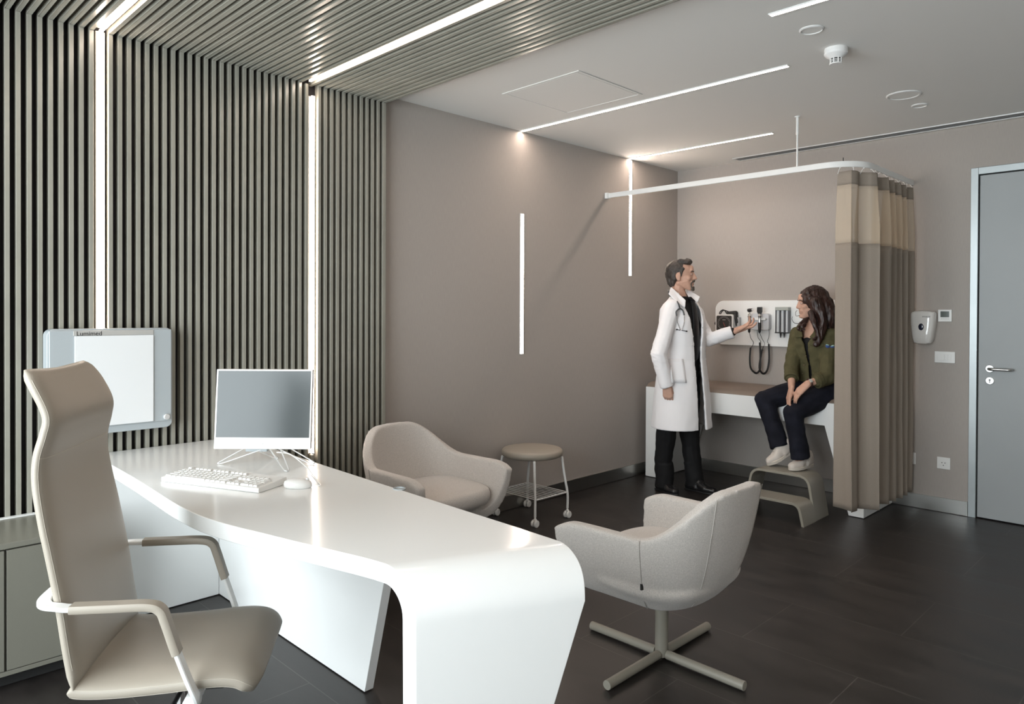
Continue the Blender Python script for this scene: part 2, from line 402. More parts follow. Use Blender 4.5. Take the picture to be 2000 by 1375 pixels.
# ------------------------------------------------------------------ ceiling fittings
t = thing('access_hatch', (.82, -2.43, H), 'square flush white access hatch in the ceiling beside the long light strip', 'hatch')
hx0, hx1, hy0, hy1 = .53, 1.11, -2.72, -2.14
f = MB()
for a, b in (((hx0, hy0), (hx1, hy0 + .018)), ((hx0, hy1 - .018), (hx1, hy1)), ((hx0, hy0 + .018), (hx0 + .018, hy1 - .018)), ((hx1 - .018, hy0 + .018), (hx1, hy1 - .018))):
    f.box((a[0], a[1], H - .004), (b[0], b[1], H))
f.build('frame', M_ceiling, t, bevel=.001)
MB().box((hx0 + .023, hy0 + .023, H - .003), (hx1 - .023, hy1 - .023, H)).build('panel', M_ceiling, t, bevel=.001)

def disc(x, y, r, label, ring=.006, inner=None):
    t = thing('ceiling_speaker', (x, y, H), label, 'ceiling fitting')
    MB().lathe((x, y, H), [(r * .0, 0), (r, 0), (r, .003), (r - .006, .007), (r * .86, .006), (r * .86, .002), (0, .002)], (0, 0, -1), 48).build('trim_ring', M_white_paint, t, smooth=30)
    MB().lathe((x, y, H - .002), [(0, 0), (r * .85, 0), (r * .85, .001), (0, .001)], (0, 0, -1), 48).build('grille', M_ceiling, t, smooth=30)
disc(2.204, -2.407, .052, 'small round white cover in the ceiling just before the smoke detector')
disc(2.185, -1.068, .092, 'large round white speaker grille in the ceiling near the curtain rail')
disc(2.187, -.775, .045, 'small round white cover in the ceiling next to the large round grille')

t = thing('smoke_detector', (2.19, -2.09, H), 'white smoke detector with slotted nose hanging from the ceiling', 'smoke detector')
c = (2.19, -2.09, H)
MB().lathe(c, [(0, 0), (.052, 0), (.053, .018), (.052, .0185), (.052, .020), (.053, .0205), (.052, .028), (.045, .036), (.030, .045), (.0275, .048), (.0, .048)], (0, 0, -1), 40).build('housing', M_white_paint, t, smooth=28)
MB().lathe((2.19, -2.09, H - .048), [(0, 0), (.022, 0), (.022, .022), (0, .022)], (0, 0, -1), 24).build('sensor_core', M_dark, t, smooth=30)
cg = MB()
for k in range(8):
    a = 2 * PI * k / 8; d = V((math.cos(a), math.sin(a), 0)); s = V((-d.y, d.x, 0))
    cg.obox(V(c) + d * .0255 + V((0, 0, -.0595)), d * .0022, s * .0024, V((0, 0, .0125)))
for z in (.055, .062): cg.lathe((2.19, -2.09, H - z), [(.0235, 0), (.0275, 0), (.0275, .0022), (.0235, .0022), (.0235, 0)], (0, 0, -1), 32)
cg.build('cage', M_white_paint, t, smooth=30)
MB().lathe((2.19, -2.09, H - .070), [(0, 0), (.029, 0), (.029, .004), (.026, .006), (0, .006)], (0, 0, -1), 32).build('cap', M_white_paint, t, smooth=30)

t = thing('slot_diffuser', (1.6, -.10, H), 'long dark slotted air diffuser in the ceiling along the back wall', 'air vent')
f = MB().box((.64, -.172, H - .006), (5.3, -.158, H)).box((.64, -.062, H - .006), (5.3, -.058, H)).box((.625, -.172, H - .006), (.64, -.048, H))
f.build('frame', M_alu, t)
MB().box((.64, -.158, H - .001), (5.3, -.062, H)).build('slot_recess', M_dark, t)
f = MB()
for yy in (-.128, -.098): f.box((.64, yy, H - .005), (5.3, yy + .006, H - .001))
f.build('blades', mat('blade_grey', (.20, .20, .20), .4), t)

# ------------------------------------------------------------------ wall fittings on the back wall
t = thing('light_switch', (2.143, 0, 1.075), 'white rectangular light switch plate with three rockers beside the door', 'switch')
MB().box((2.080, -.010, 1.036), (2.206, 0, 1.116)).build('plate', M_wplast, t, bevel=.004)
for a, b in ((2.101, 2.142), (2.1435, 2.163), (2.1645, 2.184)): MB().box((a, -.0125, 1.055), (b, -.009, 1.096)).build('rocker', M_wplast, t, bevel=.0012)
t = thing('thermostat', (2.143, 0, 1.364), 'small square white thermostat with grey display beside the soap dispenser', 'thermostat')
MB().box((2.101, -.016, 1.322), (2.185, 0, 1.406)).build('housing', M_wplast, t, bevel=.003)
MB().box((2.117, -.0172, 1.353), (2.170, -.0155, 1.394)).build('display', mat('lcd', (.06, .075, .065), .2), t)
b = MB()
for k in range(5): b.box((2.120 + k * .0105, -.0168, 1.340), (2.127 + k * .0105, -.0158, 1.3435))
b.build('buttons', mat('grey_print', (.45, .45, .44), .5), t)
def outlet(x, z, label):
    t = thing('wall_outlet', (x, 0, z), label, 'socket')
    MB().box((x - .041, -.010, z - .041), (x + .041, 0, z + .041)).build('plate', M_wplast, t, bevel=.003)
    c = MB().lathe((x, -.0098, z), [(0, 0), (.021, 0), (.021, .0035), (.018, .0035), (.018, .001), (0, .001)], (0, -1, 0), 28).build('socket_well', M_wplast, t, smooth=30)
    p = MB()
    for dx, dz in ((-.0095, .003), (.0095, .003)): p.lathe((x + dx, -.0105, z + dz), [(0, 0), (.0032, 0), (.0032, .001), (0, .001)], (0, -1, 0), 10)
    p.box((x - .0025, -.0125, z - .017), (x + .0025, -.011, z - .011))
    p.build('pin_holes', M_dark, c)
outlet(2.142, .341, 'square white wall outlet low on the wall between curtain and door')
outlet(1.925, .347, 'white wall outlet mostly hidden behind the edge of the curtain')

t = thing('soap_dispenser', (2.02, 0, 1.28), 'white wall soap dispenser with dark oval window beside the curtain', 'dispenser')
rings = []
for yy, sc, dz in ((-.0, .93, 0), (-.03, .97, 0), (-.075, 1, 0), (-.098, .95, .0), (-.108, .82, .0), (-.111, .5, 0)):
    pr_ = []
    for x_, z_ in ((-.052, -.112), (-.025, -.119), (.025, -.119), (.050, -.112), (.060, -.08), (.074, .02), (.077, .09), (.074, .107), (.05, .114), (0, .117), (-.05, .114), (-.074, .107), (-.077, .09), (-.074, .02), (-.060, -.08)):
        pr_.append((2.022 + x_ * sc, yy, 1.283 + z_ * sc))
    rings.append(pr_)
MB().loft(rings).build('housing', mat('glossy_white_plastic', (.74, .72, .69), .12, spec=.6, coat=.5), t, smooth=40, bevel=.003)
MB().ell((2.022, -.111, 1.285), (.017, .004, .024)).build('level_window', mat('dark_blue_window', (.02, .022, .04), .1), t, smooth=60)
text_mesh('SOFTCARE LINE', .0115, Matrix.Translation((2.028, -.1105, 1.352)) @ Matrix.Rotation(R(90), 4, 'X') @ Matrix.Rotation(0, 4, 'Y'), mat('grey_ink', (.12, .12, .13), .5), t, sx=.62)

# ------------------------------------------------------------------ wall panel with diagnostic instruments
t = thing('wall_panel', (.9, -.02, 1.29), 'white rounded wall panel holding the diagnostic instruments above the couch', 'panel')
MB().prism([(x, -.028, z) for x, z in rrect(.40, 1.62, 1.106, 1.480, .075, 8)], (0, .028, 0)).build('board', M_solid, t, smooth=40, bevel=.003)
PY = -.0285
t = thing('blood_pressure_gauge', (.51, PY, 1.3), 'square black wall blood pressure gauge with coiled cuff on the white panel', 'gauge')
MB().prism([(x, PY - .06, z) for x, z in rrect(.435, .598, 1.214, 1.365, .018, 4)], (0, .035, 0)).build('housing', M_wplast, t, smooth=40, bevel=.003)
MB().box((.57, PY - .03, 1.25), (.64, PY - .0005, 1.34)).build('bracket', mat('grey_bracket', (.42, .43, .44), .4), t, bevel=.004)
MB().prism([(x, PY - .0625, z) for x, z in rrect(.447, .586, 1.226, 1.353, .010, 4)], (0, .003, 0)).build('dial_face', mat('gauge_black', (.035, .032, .030), .35), t)
tk = MB(); cx, cz = .5165, 1.2895
for k in range(21):
    a = R(-60 - 0) + R(300) * k / 20; a = R(240) - R(300) * k / 20
    d = V((math.cos(a), 0, math.sin(a))); s = V((-d.z, 0, d.x)); l = .0045 if k % 2 == 0 else .003
    tk.obox(V((cx, PY - .063, cz)) + d * (.050), d * l, s * .0012, V((0, .0004, 0)))
ring = [V((cx + math.cos(a) * .057, PY - .0629, cz + math.sin(a) * .057)) for a in [2 * PI * i / 48 for i in range(49)]]
tk.tube(ring, .0006, 6)
tk.box((cx - .014, PY - .0634, cz + .026), (cx + .014, PY - .0626, cz + .030))
tk.build('dial_marks', mat('dial_print', (.55, .55, .53), .5), t)
MB().obox((cx + .003, PY - .0636, cz - .012), V((.010, 0, -.020)), V((.0012, 0, .0006)), V((0, .0005, 0))).build('needle', mat('needle_red', (.45, .10, .07), .5), t)
MB().hull([((.60, PY - .025, 1.355), .018), ((.615, PY - .025, 1.30), .014)]).hull([((.53, PY - .02, 1.375), .014), ((.60, PY - .02, 1.375), .020)]).hull([((.60, PY - .022, 1.375), .018), ((.612, PY - .02, 1.27), .012)]).build('cuff', M_rubber, t, smooth=50)
MB().tube(bez([(.455, PY - .03, 1.362), (.462, PY - .03, 1.385), (.487, PY - .03, 1.402), (.51, PY - .03, 1.392), (.522, PY - .03, 1.37)], 6), .0045, 8).build('hose', M_rubber, t, smooth=50)
MB().tube(bez([(.470, PY - .04, 1.362), (.484, PY - .04, 1.387), (.505, PY - .04, 1.398), (.535, PY - .03, 1.388), (.56, PY - .03, 1.375)], 6), .0045, 8).build('hose', M_rubber, t, smooth=50)
MB().ell((.427, PY - .04, 1.287), (.010, .010, .014)).build('side_knob', M_rubber, t, smooth=50)

t = thing('diagnostic_set', (.83, PY, 1.3), 'white wall unit holding two black handled scopes with coiled black cords', 'instrument')
MB().prism([(x, PY - .05, z) for x, z in rrect(.742, .905, 1.238, 1.372, .02, 5)], (0, .0495, 0)).build('housing', mat('pale_plastic', (.66, .66, .68), .35), t, smooth=40, bevel=.006)
MB().prism([(x, PY - .075, z) for x, z in rrect(.735, .890, 1.318, 1.338, .009, 4)], (0, .03, 0)).build('cradle', M_wplast, t, smooth=40, bevel=.003)
def scope(x, kind):
    yy = PY - .088
    b = MB().lathe((x, yy, 1.215), [(0, 0), (.006, 0), (.010, .01), (.0125, .05), (.0125, .085), (0, .085)], (0, 0, 1), 16).build('scope_handle', M_black, t, smooth=40)
    MB().lathe((x, yy, 1.300), [(0, 0), (.0105, 0), (.0105, .075), (.008, .08), (0, .08)], (0, 0, 1), 16).build('chrome_neck', M_chrome, b, smooth=40)
    MB().lathe((x, yy, 1.342), [(0, 0), (.013, 0), (.013, .008), (0, .008)], (0, 0, 1), 16).build('collar', M_black, b, smooth=40)
    if kind == 0:
        MB().ell((x + .002, yy, 1.398), (.020, .020, .016)).cyl((x - .010, yy - .005, 1.398), (x + .030, yy - .01, 1.403), .0125, 16).build('otoscope_head', M_black, b, smooth=50)
        MB().cyl((x + .029, yy - .012, 1.403), (x + .031, yy - .0122, 1.403), .010, 16).build('lens', M_chrome, b, smooth=40)
    else:
        MB().prism([(x - .019, yy - .012, 1.425), (x + .019, yy - .012, 1.425), (x + .021, yy - .012, 1.39), (x + .012, yy - .012, 1.368), (x - .012, yy - .012, 1.368), (x - .021, yy - .012, 1.39)], (0, .024, 0)).build('ophthalmoscope_head', M_black, b, bevel=.004)
def cord(pts, coil0, coil1):
    c_ = MB().tube(bez(pts[:coil0 + 1], 8), .0022, 6)
    if coil1 < len(pts) - 1: c_.tube(bez(pts[coil1:], 8), .0022, 6)
    P = bez(pts[coil0:coil1 + 1], 24); c_.tube(P, [.0085 if i % 2 else .0066 for i in range(len(P))], 8); return c_
cy = PY - .035
cord([(.757, cy - .05, 1.215), (.76, cy - .03, 1.17), (.768, cy, 1.135), (.758, cy, 1.105), (.742, cy, 1.09), (.737, cy, 1.00), (.745, cy, .925), (.775, cy, .890), (.800, cy, .885), (.826, cy, .92), (.828, cy, 1.00), (.823, cy, 1.135), (.830, cy, 1.145), (.808, cy, 1.175), (.801, cy, 1.21), (.80, cy, 1.245)], 4, 11).build('coiled_cord', M_rubber, t, smooth=60)
cord([(.846, cy - .05, 1.215), (.856, cy - .03, 1.17), (.862, cy, 1.13), (.852, cy, 1.095), (.838, cy + .012, 1.08), (.822, cy + .012, 1.00), (.815, cy + .012, .925), (.836, cy + .012, .888), (.86, cy + .012, .885), (.884, cy + .012, .92), (.897, cy + .012, 1.00), (.893, cy + .012, 1.125), (.888, cy, 1.145), (.898, cy, 1.18), (.902, cy, 1.21), (.90, cy, 1.245)], 4, 11).build('coiled_cord', M_rubber, t, smooth=60)
scope(.757, 0); scope(.846, 1)

t = thing('specula_dispenser', (1.01, PY, 1.32), 'grey and clear three tube specula dispenser on the white panel', 'dispenser')
MB().box((.958, PY - .055, 1.398), (1.066, PY - .0005, 1.425)).build('head', mat('grey_green_plastic', (.40, .42, .39), .4), t, bevel=.003)
MB().box((.958, PY - .012, 1.222), (1.066, PY - .0005, 1.398)).build('back_plate', mat('mid_grey', (.25, .26, .27), .4), t)
for i, x in enumerate((.975, 1.012, 1.049)):
    MB().cyl((x, PY - .030, 1.225), (x, PY - .030, 1.398), .014, 16).build('tube', mat('tube_%s' % i, ((.55, .57, .58) if i < 1 else (.50, .52, .54)), .3, metal=.0), t, smooth=40)
for x in (.993, 1.031, 1.063, .960): MB().box((x - .003, PY - .045, 1.222), (x + .003, PY - .012, 1.398)).build('divider', mat('dark_divider', (.10, .10, .11), .4), t)
MB().box((.956, PY - .05, 1.216), (1.068, PY - .001, 1.224)).build('bottom_rail', M_black, t)
for x in (.994, 1.024): MB().lathe((x, PY - .03, 1.180), [(0, 0), (.003, 0), (.007, .03), (.009, .042), (0, .042)], (0, 0, 1), 12).build('speculum', M_black, t, smooth=40)

# ------------------------------------------------------------------ curtain rail and curtain
RZ = 2.307; RY = -1.045; RX = 1.93; RR = .22
path = [V((0.0, RY, RZ)), V((RX - RR, RY, RZ))]
for k in range(1, 13):
    a = R(-90 + 90 * k / 12); path.append(V((RX - RR + RR * math.cos(a), RY + RR + RR * math.sin(a), RZ)))
path.append(V((RX, 0, RZ)))
t = thing('curtain_rail', (1.0, RY, RZ), 'white curtain rail running from the left wall and bending to the back wall', 'curtain rail')
MB().band(path, (0, 0, 1), .019, .007).build('rail', M_wmetal, t, smooth=30)
MB().box((0.001, RY - .02, RZ - .023), (.03, RY + .02, RZ + .023)).build('wall_bracket', M_wmetal, t, bevel=.002)
MB().cyl((1.549, RY, RZ + .018), (1.549, RY, H - .001), .0055, 12).cyl((1.549, RY, 2.53), (1.549, RY, H - .001), .0085, 12).lathe((1.549, RY, H), [(0, 0), (.018, 0), (.016, .006), (0, .006)], (0, 0, -1), 16).build('hanger_rod', M_wmetal, t, smooth=40)
MB().obox((1.82, RY + .05, RZ + .03), (.002, 0, 0), (0, .002, 0), (0, 0, .014)).build('bracket_screw', M_dark, t)

# the curtain follows the rail from the bend to the wall
t = thing('curtain', (1.92, -.6, 0), 'taupe privacy curtain with sheer mesh top hanging from the bent rail', 'curtain')
def rail_at(s):   # s metres from start of curtain, walking round the bend to the wall
    s0 = -.02
    if s < s0 + .0: return V((RX - RR + s, RY, 0)), V((1, 0, 0))
    arc = RR * PI / 2
    if s < arc:
        a = -PI / 2 + s / RR; return V((RX - RR + RR * math.cos(a), RY + RR + RR * math.sin(a), 0)), V((-math.sin(a), math.cos(a), 0))
    return V((RX, RY + RR + s - arc, 0)), V((0, 1, 0))
S0, S1 = .105, RR * PI / 2 + (-RY - RR) - .05
N = 420
KN = [(0, 0), (.075, .5), (.16, 1.0), (.26, 1.5), (.40, 2.0), (.47, 2.5), (.54, 3), (.60, 3.5), (.66, 4), (.73, 4.5), (.79, 5), (.85, 5.5), (.91, 6), (1.0, 6.5)]
def fold_phase(u):
    for (a, pa), (b_, pb) in zip(KN, KN[1:]):
        if u <= b_: return pa + (pb - pa) * (u - a) / (b_ - a)
    return KN[-1][1]
def cur_pt(u, z):
    s = S0 + (S1 - S0) * u; p, tg = rail_at(s); nn = V((tg.y, -tg.x, 0))
    low = max(0, min(1, (2.27 - z) / .35)); bot = max(0, (1.3 - z) / 1.3)
    ph = 2 * PI * fold_phase(u) + .22 * math.sin(z * 1.1 + u * 7) - .9
    amp = (.022 + .022 * low) * (1.3 - .6 * u) + .008 * bot * math.sin(u * 9 + 1)
    w_ = math.sin(ph); w_ = math.copysign(abs(w_) ** .75, w_)
    q = p + nn * (amp * w_ + .004) + tg * (.022 * math.sin(2 * ph + .5) * (1.15 - u) * (.5 + .5 * low))
    q += nn * .007 * noise.noise(V((u * 12, z * 1.8, 3))) + nn * (.03 * bot * math.exp(-u * 3))
    q.y = min(q.y, -.03)
    q.z = z + (.050 * math.exp(-u * 1.8) - .006) * max(0, 1 - (z - .118) / 1.2); return q
def cur_part(name, z0, z1, nz, m, off=0):
    b = MB(); rings = []
    for i in range(nz + 1):
        z = z0 + (z1 - z0) * i / nz
        rings.append([cur_pt(j / N, z) for j in range(N + 1)])
    b.loft(rings, closed=False); return b.build(name, m, t, smooth=70, solid=.0018)
cur_part('header_tape', 2.178, 2.262, 4, M_cloth); cur_part('mesh_panel', 1.815, 2.178, 12, M_sheer); cur_part('cloth_panel', .118, 1.815, 44, M_cloth)
for j in range(14):
    u = j / 13; p = cur_pt(u, 2.26); q, _ = rail_at(S0 + (S1 - S0) * u)
    MB().tube([V((p.x, p.y, 2.25)), V(((p.x + q.x) / 2, (p.y + q.y) / 2, 2.272)), V((q.x, q.y, 2.29))], .0022, 6).ell((q.x, q.y, 2.287), (.005, .005, .005), seg=8).build('glider', M_wplast, t, smooth=60)

# ------------------------------------------------------------------ exam couch
t = thing('exam_couch', (.95, -.3, 0), 'long white exam couch with slanted legs and brown padded top along the back wall', 'couch')
BF = -.58; BX0, BX1 = .07, 1.835; BT = .755
fx = MB()
# frame outline in x-z: straight outer sides, slanted inner sides, beam
fx.prism([(BX0, BF, BT), (BX0, BF, .004), (.175, BF, .004), (.335, BF, .595), (1.552, BF, .595), (1.718, BF, .004), (BX1 - .018, BF, .004), (BX1 - .018, BF, BT)], (0, .05, 0))
fx.build('front_frame', M_solid, t, bevel=.003)
MB().prism([(BX0, BF + .05, BT), (BX0, BF + .05, .004), (.175, BF + .05, .004), (.335, BF + .05, .595), (.335, BF + .05, BT)], (0, .515, 0)).build('leg', M_solid, t, bevel=.003)
MB().prism([(1.552, BF + .05, BT), (1.552, BF + .05, .595), (1.718, BF + .05, .004), (BX1 - .018, BF + .05, .004), (BX1 - .018, BF + .05, BT)], (0, .515, 0)).build('leg', M_solid, t, bevel=.003)
MB().box((.335, BF + .05, .70), (1.552, -.015, .754)).build('bed_board', M_solid, t)
MB().prism([(BX0 + .005, BF + .003, BT), (BX0 + .005, BF + .02, .776), (BX0 + .005, BF + .06, .792), (BX0 + .005, -.06, .796), (BX0 + .005, -.018, .79), (BX0 + .005, -.015, BT)], (1.74, 0, 0)).build('padded_top', M_vinyl, t, smooth=50, bevel=.004)

# ------------------------------------------------------------------ two-tier step stool, bent sheet
t = thing('step_stool', (1.365, -.85, 0), 'bent taupe two-tier step stool under the woman in white shoes', 'step stool')
def arch(cx, hb, ht, zt, r, th):
    """outer outline of an arch (x,z) from left foot over top to right foot, then inner outline"""
    def line(off):
        h2 = ht - off * .9; z2 = zt - off; b2 = hb - off; rr = max(.01, r - off); pts = []
        ang = math.atan2(zt, hb - ht)
        L = [(cx - b2, 0)]
        # rounded corners by quadratic blend
        c0 = V((cx - h2, z2)); d0 = (V((cx - b2, 0)) - c0).normalized(); d1 = V((1, 0)); a = c0 + d0 * rr * 1.0; b = c0 + d1 * rr
        for k in range(9):
            u = k / 8; L.append(tuple((a * (1 - u) ** 2 + c0 * 2 * u * (1 - u) + b * u * u)))
        c0 = V((cx + h2, z2)); d0 = (V((cx + b2, 0)) - c0).normalized(); a = c0 - d1 * rr; b = c0 + d0 * rr
        for k in range(9):
            u = k / 8; L.append(tuple((a * (1 - u) ** 2 + c0 * 2 * u * (1 - u) + b * u * u)))
        L.append((cx + b2, 0)); return L
    return line(0) + line(th)[::-1]
o1 = arch(1.36, .255, .205, .290, .075, .017); o2 = arch(1.36, .258, .228, .147, .06, .017)
MB().prism([(x, -.865, z) for x, z in o1], (0, .215, 0)).build('upper_step', M_taupe2, t, smooth=40, bevel=.0015)
MB().prism([(x, -1.06, z) for x, z in o2], (0, .195, 0)).build('lower_step', M_taupe2, t, smooth=40, bevel=.0015)

# ------------------------------------------------------------------ round stool on castors
t = thing('castor_stool', (.235, -2.14, 0), 'low round taupe stool on white frame with castors against the beige wall', 'stool')
MB().lathe((.238, -2.142, .415), [(0, 0), (.190, 0), (.202, .006), (.206, .02), (.205, .036), (.196, .046), (.17, .050), (0, .052)], (0, 0, 1), 64).build('seat', M_leather, t, smooth=50)
def castor(x, y, ang, parent, name='castor', r=.023):
    a = V((math.cos(ang), math.sin(ang), 0)); c = MB().cyl((x, y, r * 2), (x, y, .068), .0065, 10).hull([((x, y, .05), .010), (V((x, y, 0)) + V((-a.y, a.x, 0)) * .01 + V((0, 0, .033)), .012)]).build(name, M_wplast, parent, smooth=50)
    for s in (-1, 1):
        p = V((x, y, r + .0005)) + a * s * .0125
        MB().lathe(p - a * .0085, [(0, 0), (r * .8, 0), (r, .004), (r, .013), (r * .8, .017), (0, .017)], a, 24).build('wheel', M_wplast, c, smooth=40)
    return c
fr4 = [((.412, -2.296), (.385, -2.275)), ((.414, -1.982), (.385, -2.005)), ((.044, -1.984), (.085, -2.005)), ((.044, -2.290), (.085, -2.275))]
for (a, b) in fr4:
    cxx = V((.238, -2.142, 0)); top = V((b[0], b[1], .395)); ins = cxx + (V((b[0], b[1], 0)) - cxx) * .75
    MB().tube(bez([V((ins.x, ins.y, .412)), V((b[0] * .9 + ins.x * .1, b[1] * .9 + ins.y * .1, .408)), top, V(((a[0] * .45 + b[0] * .55), (a[1] * .45 + b[1] * .55), .28)), V((a[0], a[1], .165)), V((a[0], a[1], .065))], 5), .0085, 10).build('leg', M_wmetal, t, smooth=60)
    castor(a[0], a[1], R(3) if a[0] > .2 else R(12), t)
rk = MB().tube([(.412, -2.296, .172), (.414, -1.982, .172)], .0045, 8).tube([(.044, -2.290, .172), (.044, -1.984, .172)], .0045, 8)
for k in range(10):
    y = -2.288 + k * .0334; rk.tube([(.044, y, .174), (.413, y, .174)], .0035, 6)
rk.build('wire_shelf', M_wmetal, t, smooth=60)

# ------------------------------------------------------------------ armchairs
def armchair(loc, rz, label, base_only=False):
    t = thing('armchair', loc, label, 'armchair', None, rz)
    Mx = t.matrix_world
    W = lambda p: Mx @ V(p)
    # U-shaped plan curve, local +x is the front
    def plan(s):     # s in [-1,1] from right arm front round the back to left arm front
        a = abs(s); sg = -1 if s < 0 else 1
        if a > .55:
            u = (a - .55) / .45; x = -.06 + .345 * u; y = .325 + .008 * u
        else:
            th = PI / 2 * (a / .55); x = -.06 - .262 * (math.cos(th)) ** .80; y = .325 * (math.sin(th)) ** .84
        return x, y * sg
    def rimh(s):
        a = abs(s); u = min(1, max(0, (a - .08) / .44)); u = u * u * (3 - 2 * u)
        return .744 * (1 - u) + .566 * u - (.035 * max(0, (a - .86) / .14) ** 2)
    ns, nt = 72, 20
    def surf(off):
        rings = []
        for i in range(nt + 1):
            v = i / nt; ring = []
            for j in range(ns + 1):
                s = -1 + 2 * j / ns; x, y = plan(s); hz = rimh(s); a = v * PI / 2
                z = .258 + off + (hz - off * (0 if v > 0 else 0) - .258 - off) * (1 - math.sin(a) ** 1.5) ** .95 if v < 1 else .258 + off
                q = math.cos(a) ** .36 if v < 1 else 0; qf = math.cos(a) ** .20 if v < 1 else 0
                lean = (hz - .566) * .22 * (1 - v) ** 1.3
                e_ = .01; xa, ya_ = plan(max(-1, s - e_)); xb, yb_ = plan(min(1, s + e_)); tl = math.hypot(xb - xa, yb_ - ya_) or 1
                nx_, ny_ = (yb_ - ya_) / tl, -(xb - xa) / tl            # points outwards
                if nx_ * x + ny_ * y < 0: nx_, ny_ = -nx_, -ny_
                xo, yo = x - nx_ * off, y - ny_ * off
                xx = xo * (qf if x > 0 else q) - (lean if x < .0 else 0) * min(1, max(0, -x / .2)); yy = yo * q
                ring.append(V((xx, yy, z)))
            rings.append(ring)
        return rings
    o = surf(0); inn = surf(.054)
    b = MB(); m = ns + 1
    A = [W(p) for r_ in o for p in r_]; B = [W(p) for r_ in inn for p in r_]; n = len(A); fs = []
    for i in range(nt):
        for j in range(ns):
            q = (i * m + j, i * m + j + 1, (i + 1) * m + j + 1, (i + 1) * m + j); fs.append(q); fs.append(tuple(n + k for k in q[::-1]))
    for j in range(ns): fs.append((j + 1, j, n + j, n + j + 1))
    for i in range(nt):
        fs.append((i * m, (i + 1) * m, n + (i + 1) * m, n + i * m)); j = ns; fs.append(((i + 1) * m + j, i * m + j, n + i * m + j, n + (i + 1) * m + j))
    b.add(A + B, fs)
    # lower bowl that carries the seat and closes the front
    rings = []
    for i in range(9):
        v = i / 8; z = .262 + .11 * v; k = (math.sin(v * PI / 2)) ** .5 * .93 + .04; ring = []
        for j in range(48):
            a = 2 * PI * j / 48; ca, sa = math.cos(a), math.sin(a)
            x = (.245 if ca > 0 else .27) * (abs(ca) ** .62) * (1 if ca > 0 else -1) * (k if ca < 0 else k * (.80 + .2 * v)); yv = .30 * (abs(sa) ** .62) * (1 if sa > 0 else -1) * k
            ring.append(W((x, yv, z)))
        rings.append(ring)
    b.loft(rings)
    b.fuse('shell', M_fabric, t, voxel=.008, smooth=9)
    # cushion
    cu = MB(); rings = []
    for z, k in ((.355, .90), (.362, .97), (.385, 1.0), (.410, 1.0), (.430, .97), (.440, .90), (.444, .6), (.445, .2)):
        ring = []
        for j in range(56):
            a = 2 * PI * j / 56; ca, sa = math.cos(a), math.sin(a)
            x = .005 + (.262 if ca > 0 else .235) * (abs(ca) ** .55) * (1 if ca > 0 else -1) * k; yv = .268 * (abs(sa) ** .55) * (1 if sa > 0 else -1) * k
            ring.append(W((x, yv, z + .004 * (1 - (x / .26) ** 2))))
        rings.append(ring)
    cu.loft(rings).build('seat_cushion', M_fabric, t, smooth=60)
    # seams: rim welt and panel seams on the outside
    for s in (-.49, .49, -.17, .17):
        pts = []; sm = MB()
        for i in range(0, nt - 3):
            v = i / nt; j = int(round((s + 1) / 2 * ns)); p = o[i][j]; d = V((p.x, p.y, 0)).normalized(); pts.append(W(p + d * (.0005) + V((0, 0, -.002))))
        sm.tube(pts, .0016, 6).build('panel_seam', M_seam, t, smooth=60)
    MB().obox(W(o[10][int(round((.49 + 1) / 2 * ns))] + V((-.002, .002, 0))), Mx.to_3x3() @ V((.001, .006, 0)), Mx.to_3x3() @ V((.003, 0, 0)), V((0, 0, .011))).build('fabric_tag', M_dark, t)
    # column and four tube feet
    MB().lathe(W((0, 0, .012)), [(0, 0), (.026, 0), (.026, .262), (0, .262)], (0, 0, 1), 28).build('column', M_taupe, t, smooth=40)
    for k in range(4):
        a = PI / 2 * k; d = V((math.cos(a), math.sin(a), 0)); pp = W(d * .026 + V((0, 0, .022))); qq = W(d * .355 + V((0, 0, .0195)))
        MB().cyl(pp, qq, .0175, 20).build('foot', M_taupe, t, smooth=40, bevel=.001)
    return t
armchair((1.954, -3.196, 0), PI, 'grey fabric armchair standing on a four-foot base in front, back to camera')
armchair((.535, -3.235, 0), R(2), 'grey fabric armchair behind the white desk beside the round stool')

# ------------------------------------------------------------------ white desk
DT = .75
t = thing('desk', (1.2, -4.4, 0), 'large glossy white desk with a waterfall end running to the slatted wall', 'desk')
far = [(.052, -4.085), (.5, -4.10), (.9, -4.115), (1.3, -4.127), (1.6, -4.135), (1.85, -4.142), (2.05, -4.147), (2.258, -4.155)]
near = [(.052, -4.722), (.35, -4.735), (.65, -4.745), (.9, -4.757), (1.12, -4.768), (1.30, -4.766), (1.42, -4.752), (1.52, -4.733), (1.62, -4.708), (1.72, -4.685), (1.82, -4.660), (2.00, -4.614), (2.072, -4.602)]
def samp(P, n):
    L = [0]
    for a, b in zip(P, P[1:]): L.append(L[-1] + math.dist(a, b))
    out = []
    for k in range(n + 1):
        d = L[-1] * k / n; i = max(j for j in range(len(L)) if L[j] <= d + 1e-9); i = min(i, len(P) - 2); u = (d - L[i]) / (L[i + 1] - L[i])
        out.append((P[i][0] * (1 - u) + P[i + 1][0] * u, P[i][1] * (1 - u) + P[i + 1][1] * u))
    return out
nn_ = 48; nearS = samp([(p.x, p.y) for p in bez([(x, y, 0) for x, y in near], 6)], nn_); farS = samp(far, nn_)
nrm = V((.906, -.423, 0)); th = .05; RD = .118
secs = []     # (near_out, far_out, near_in, far_in)
for (nx, ny), (fx_, fy) in zip(nearS, farS):
    secs.append((V((nx, ny, DT)), V((fx_, fy, DT)), V((nx, ny, DT - th)), V((fx_, fy, DT - th))))
bn, bf = V((nearS[-1][0], nearS[-1][1], DT)), V((farS[-1][0], farS[-1][1], DT))
dn = V((1.0, .02, 0)); df = V((1.05, -.25, 0))
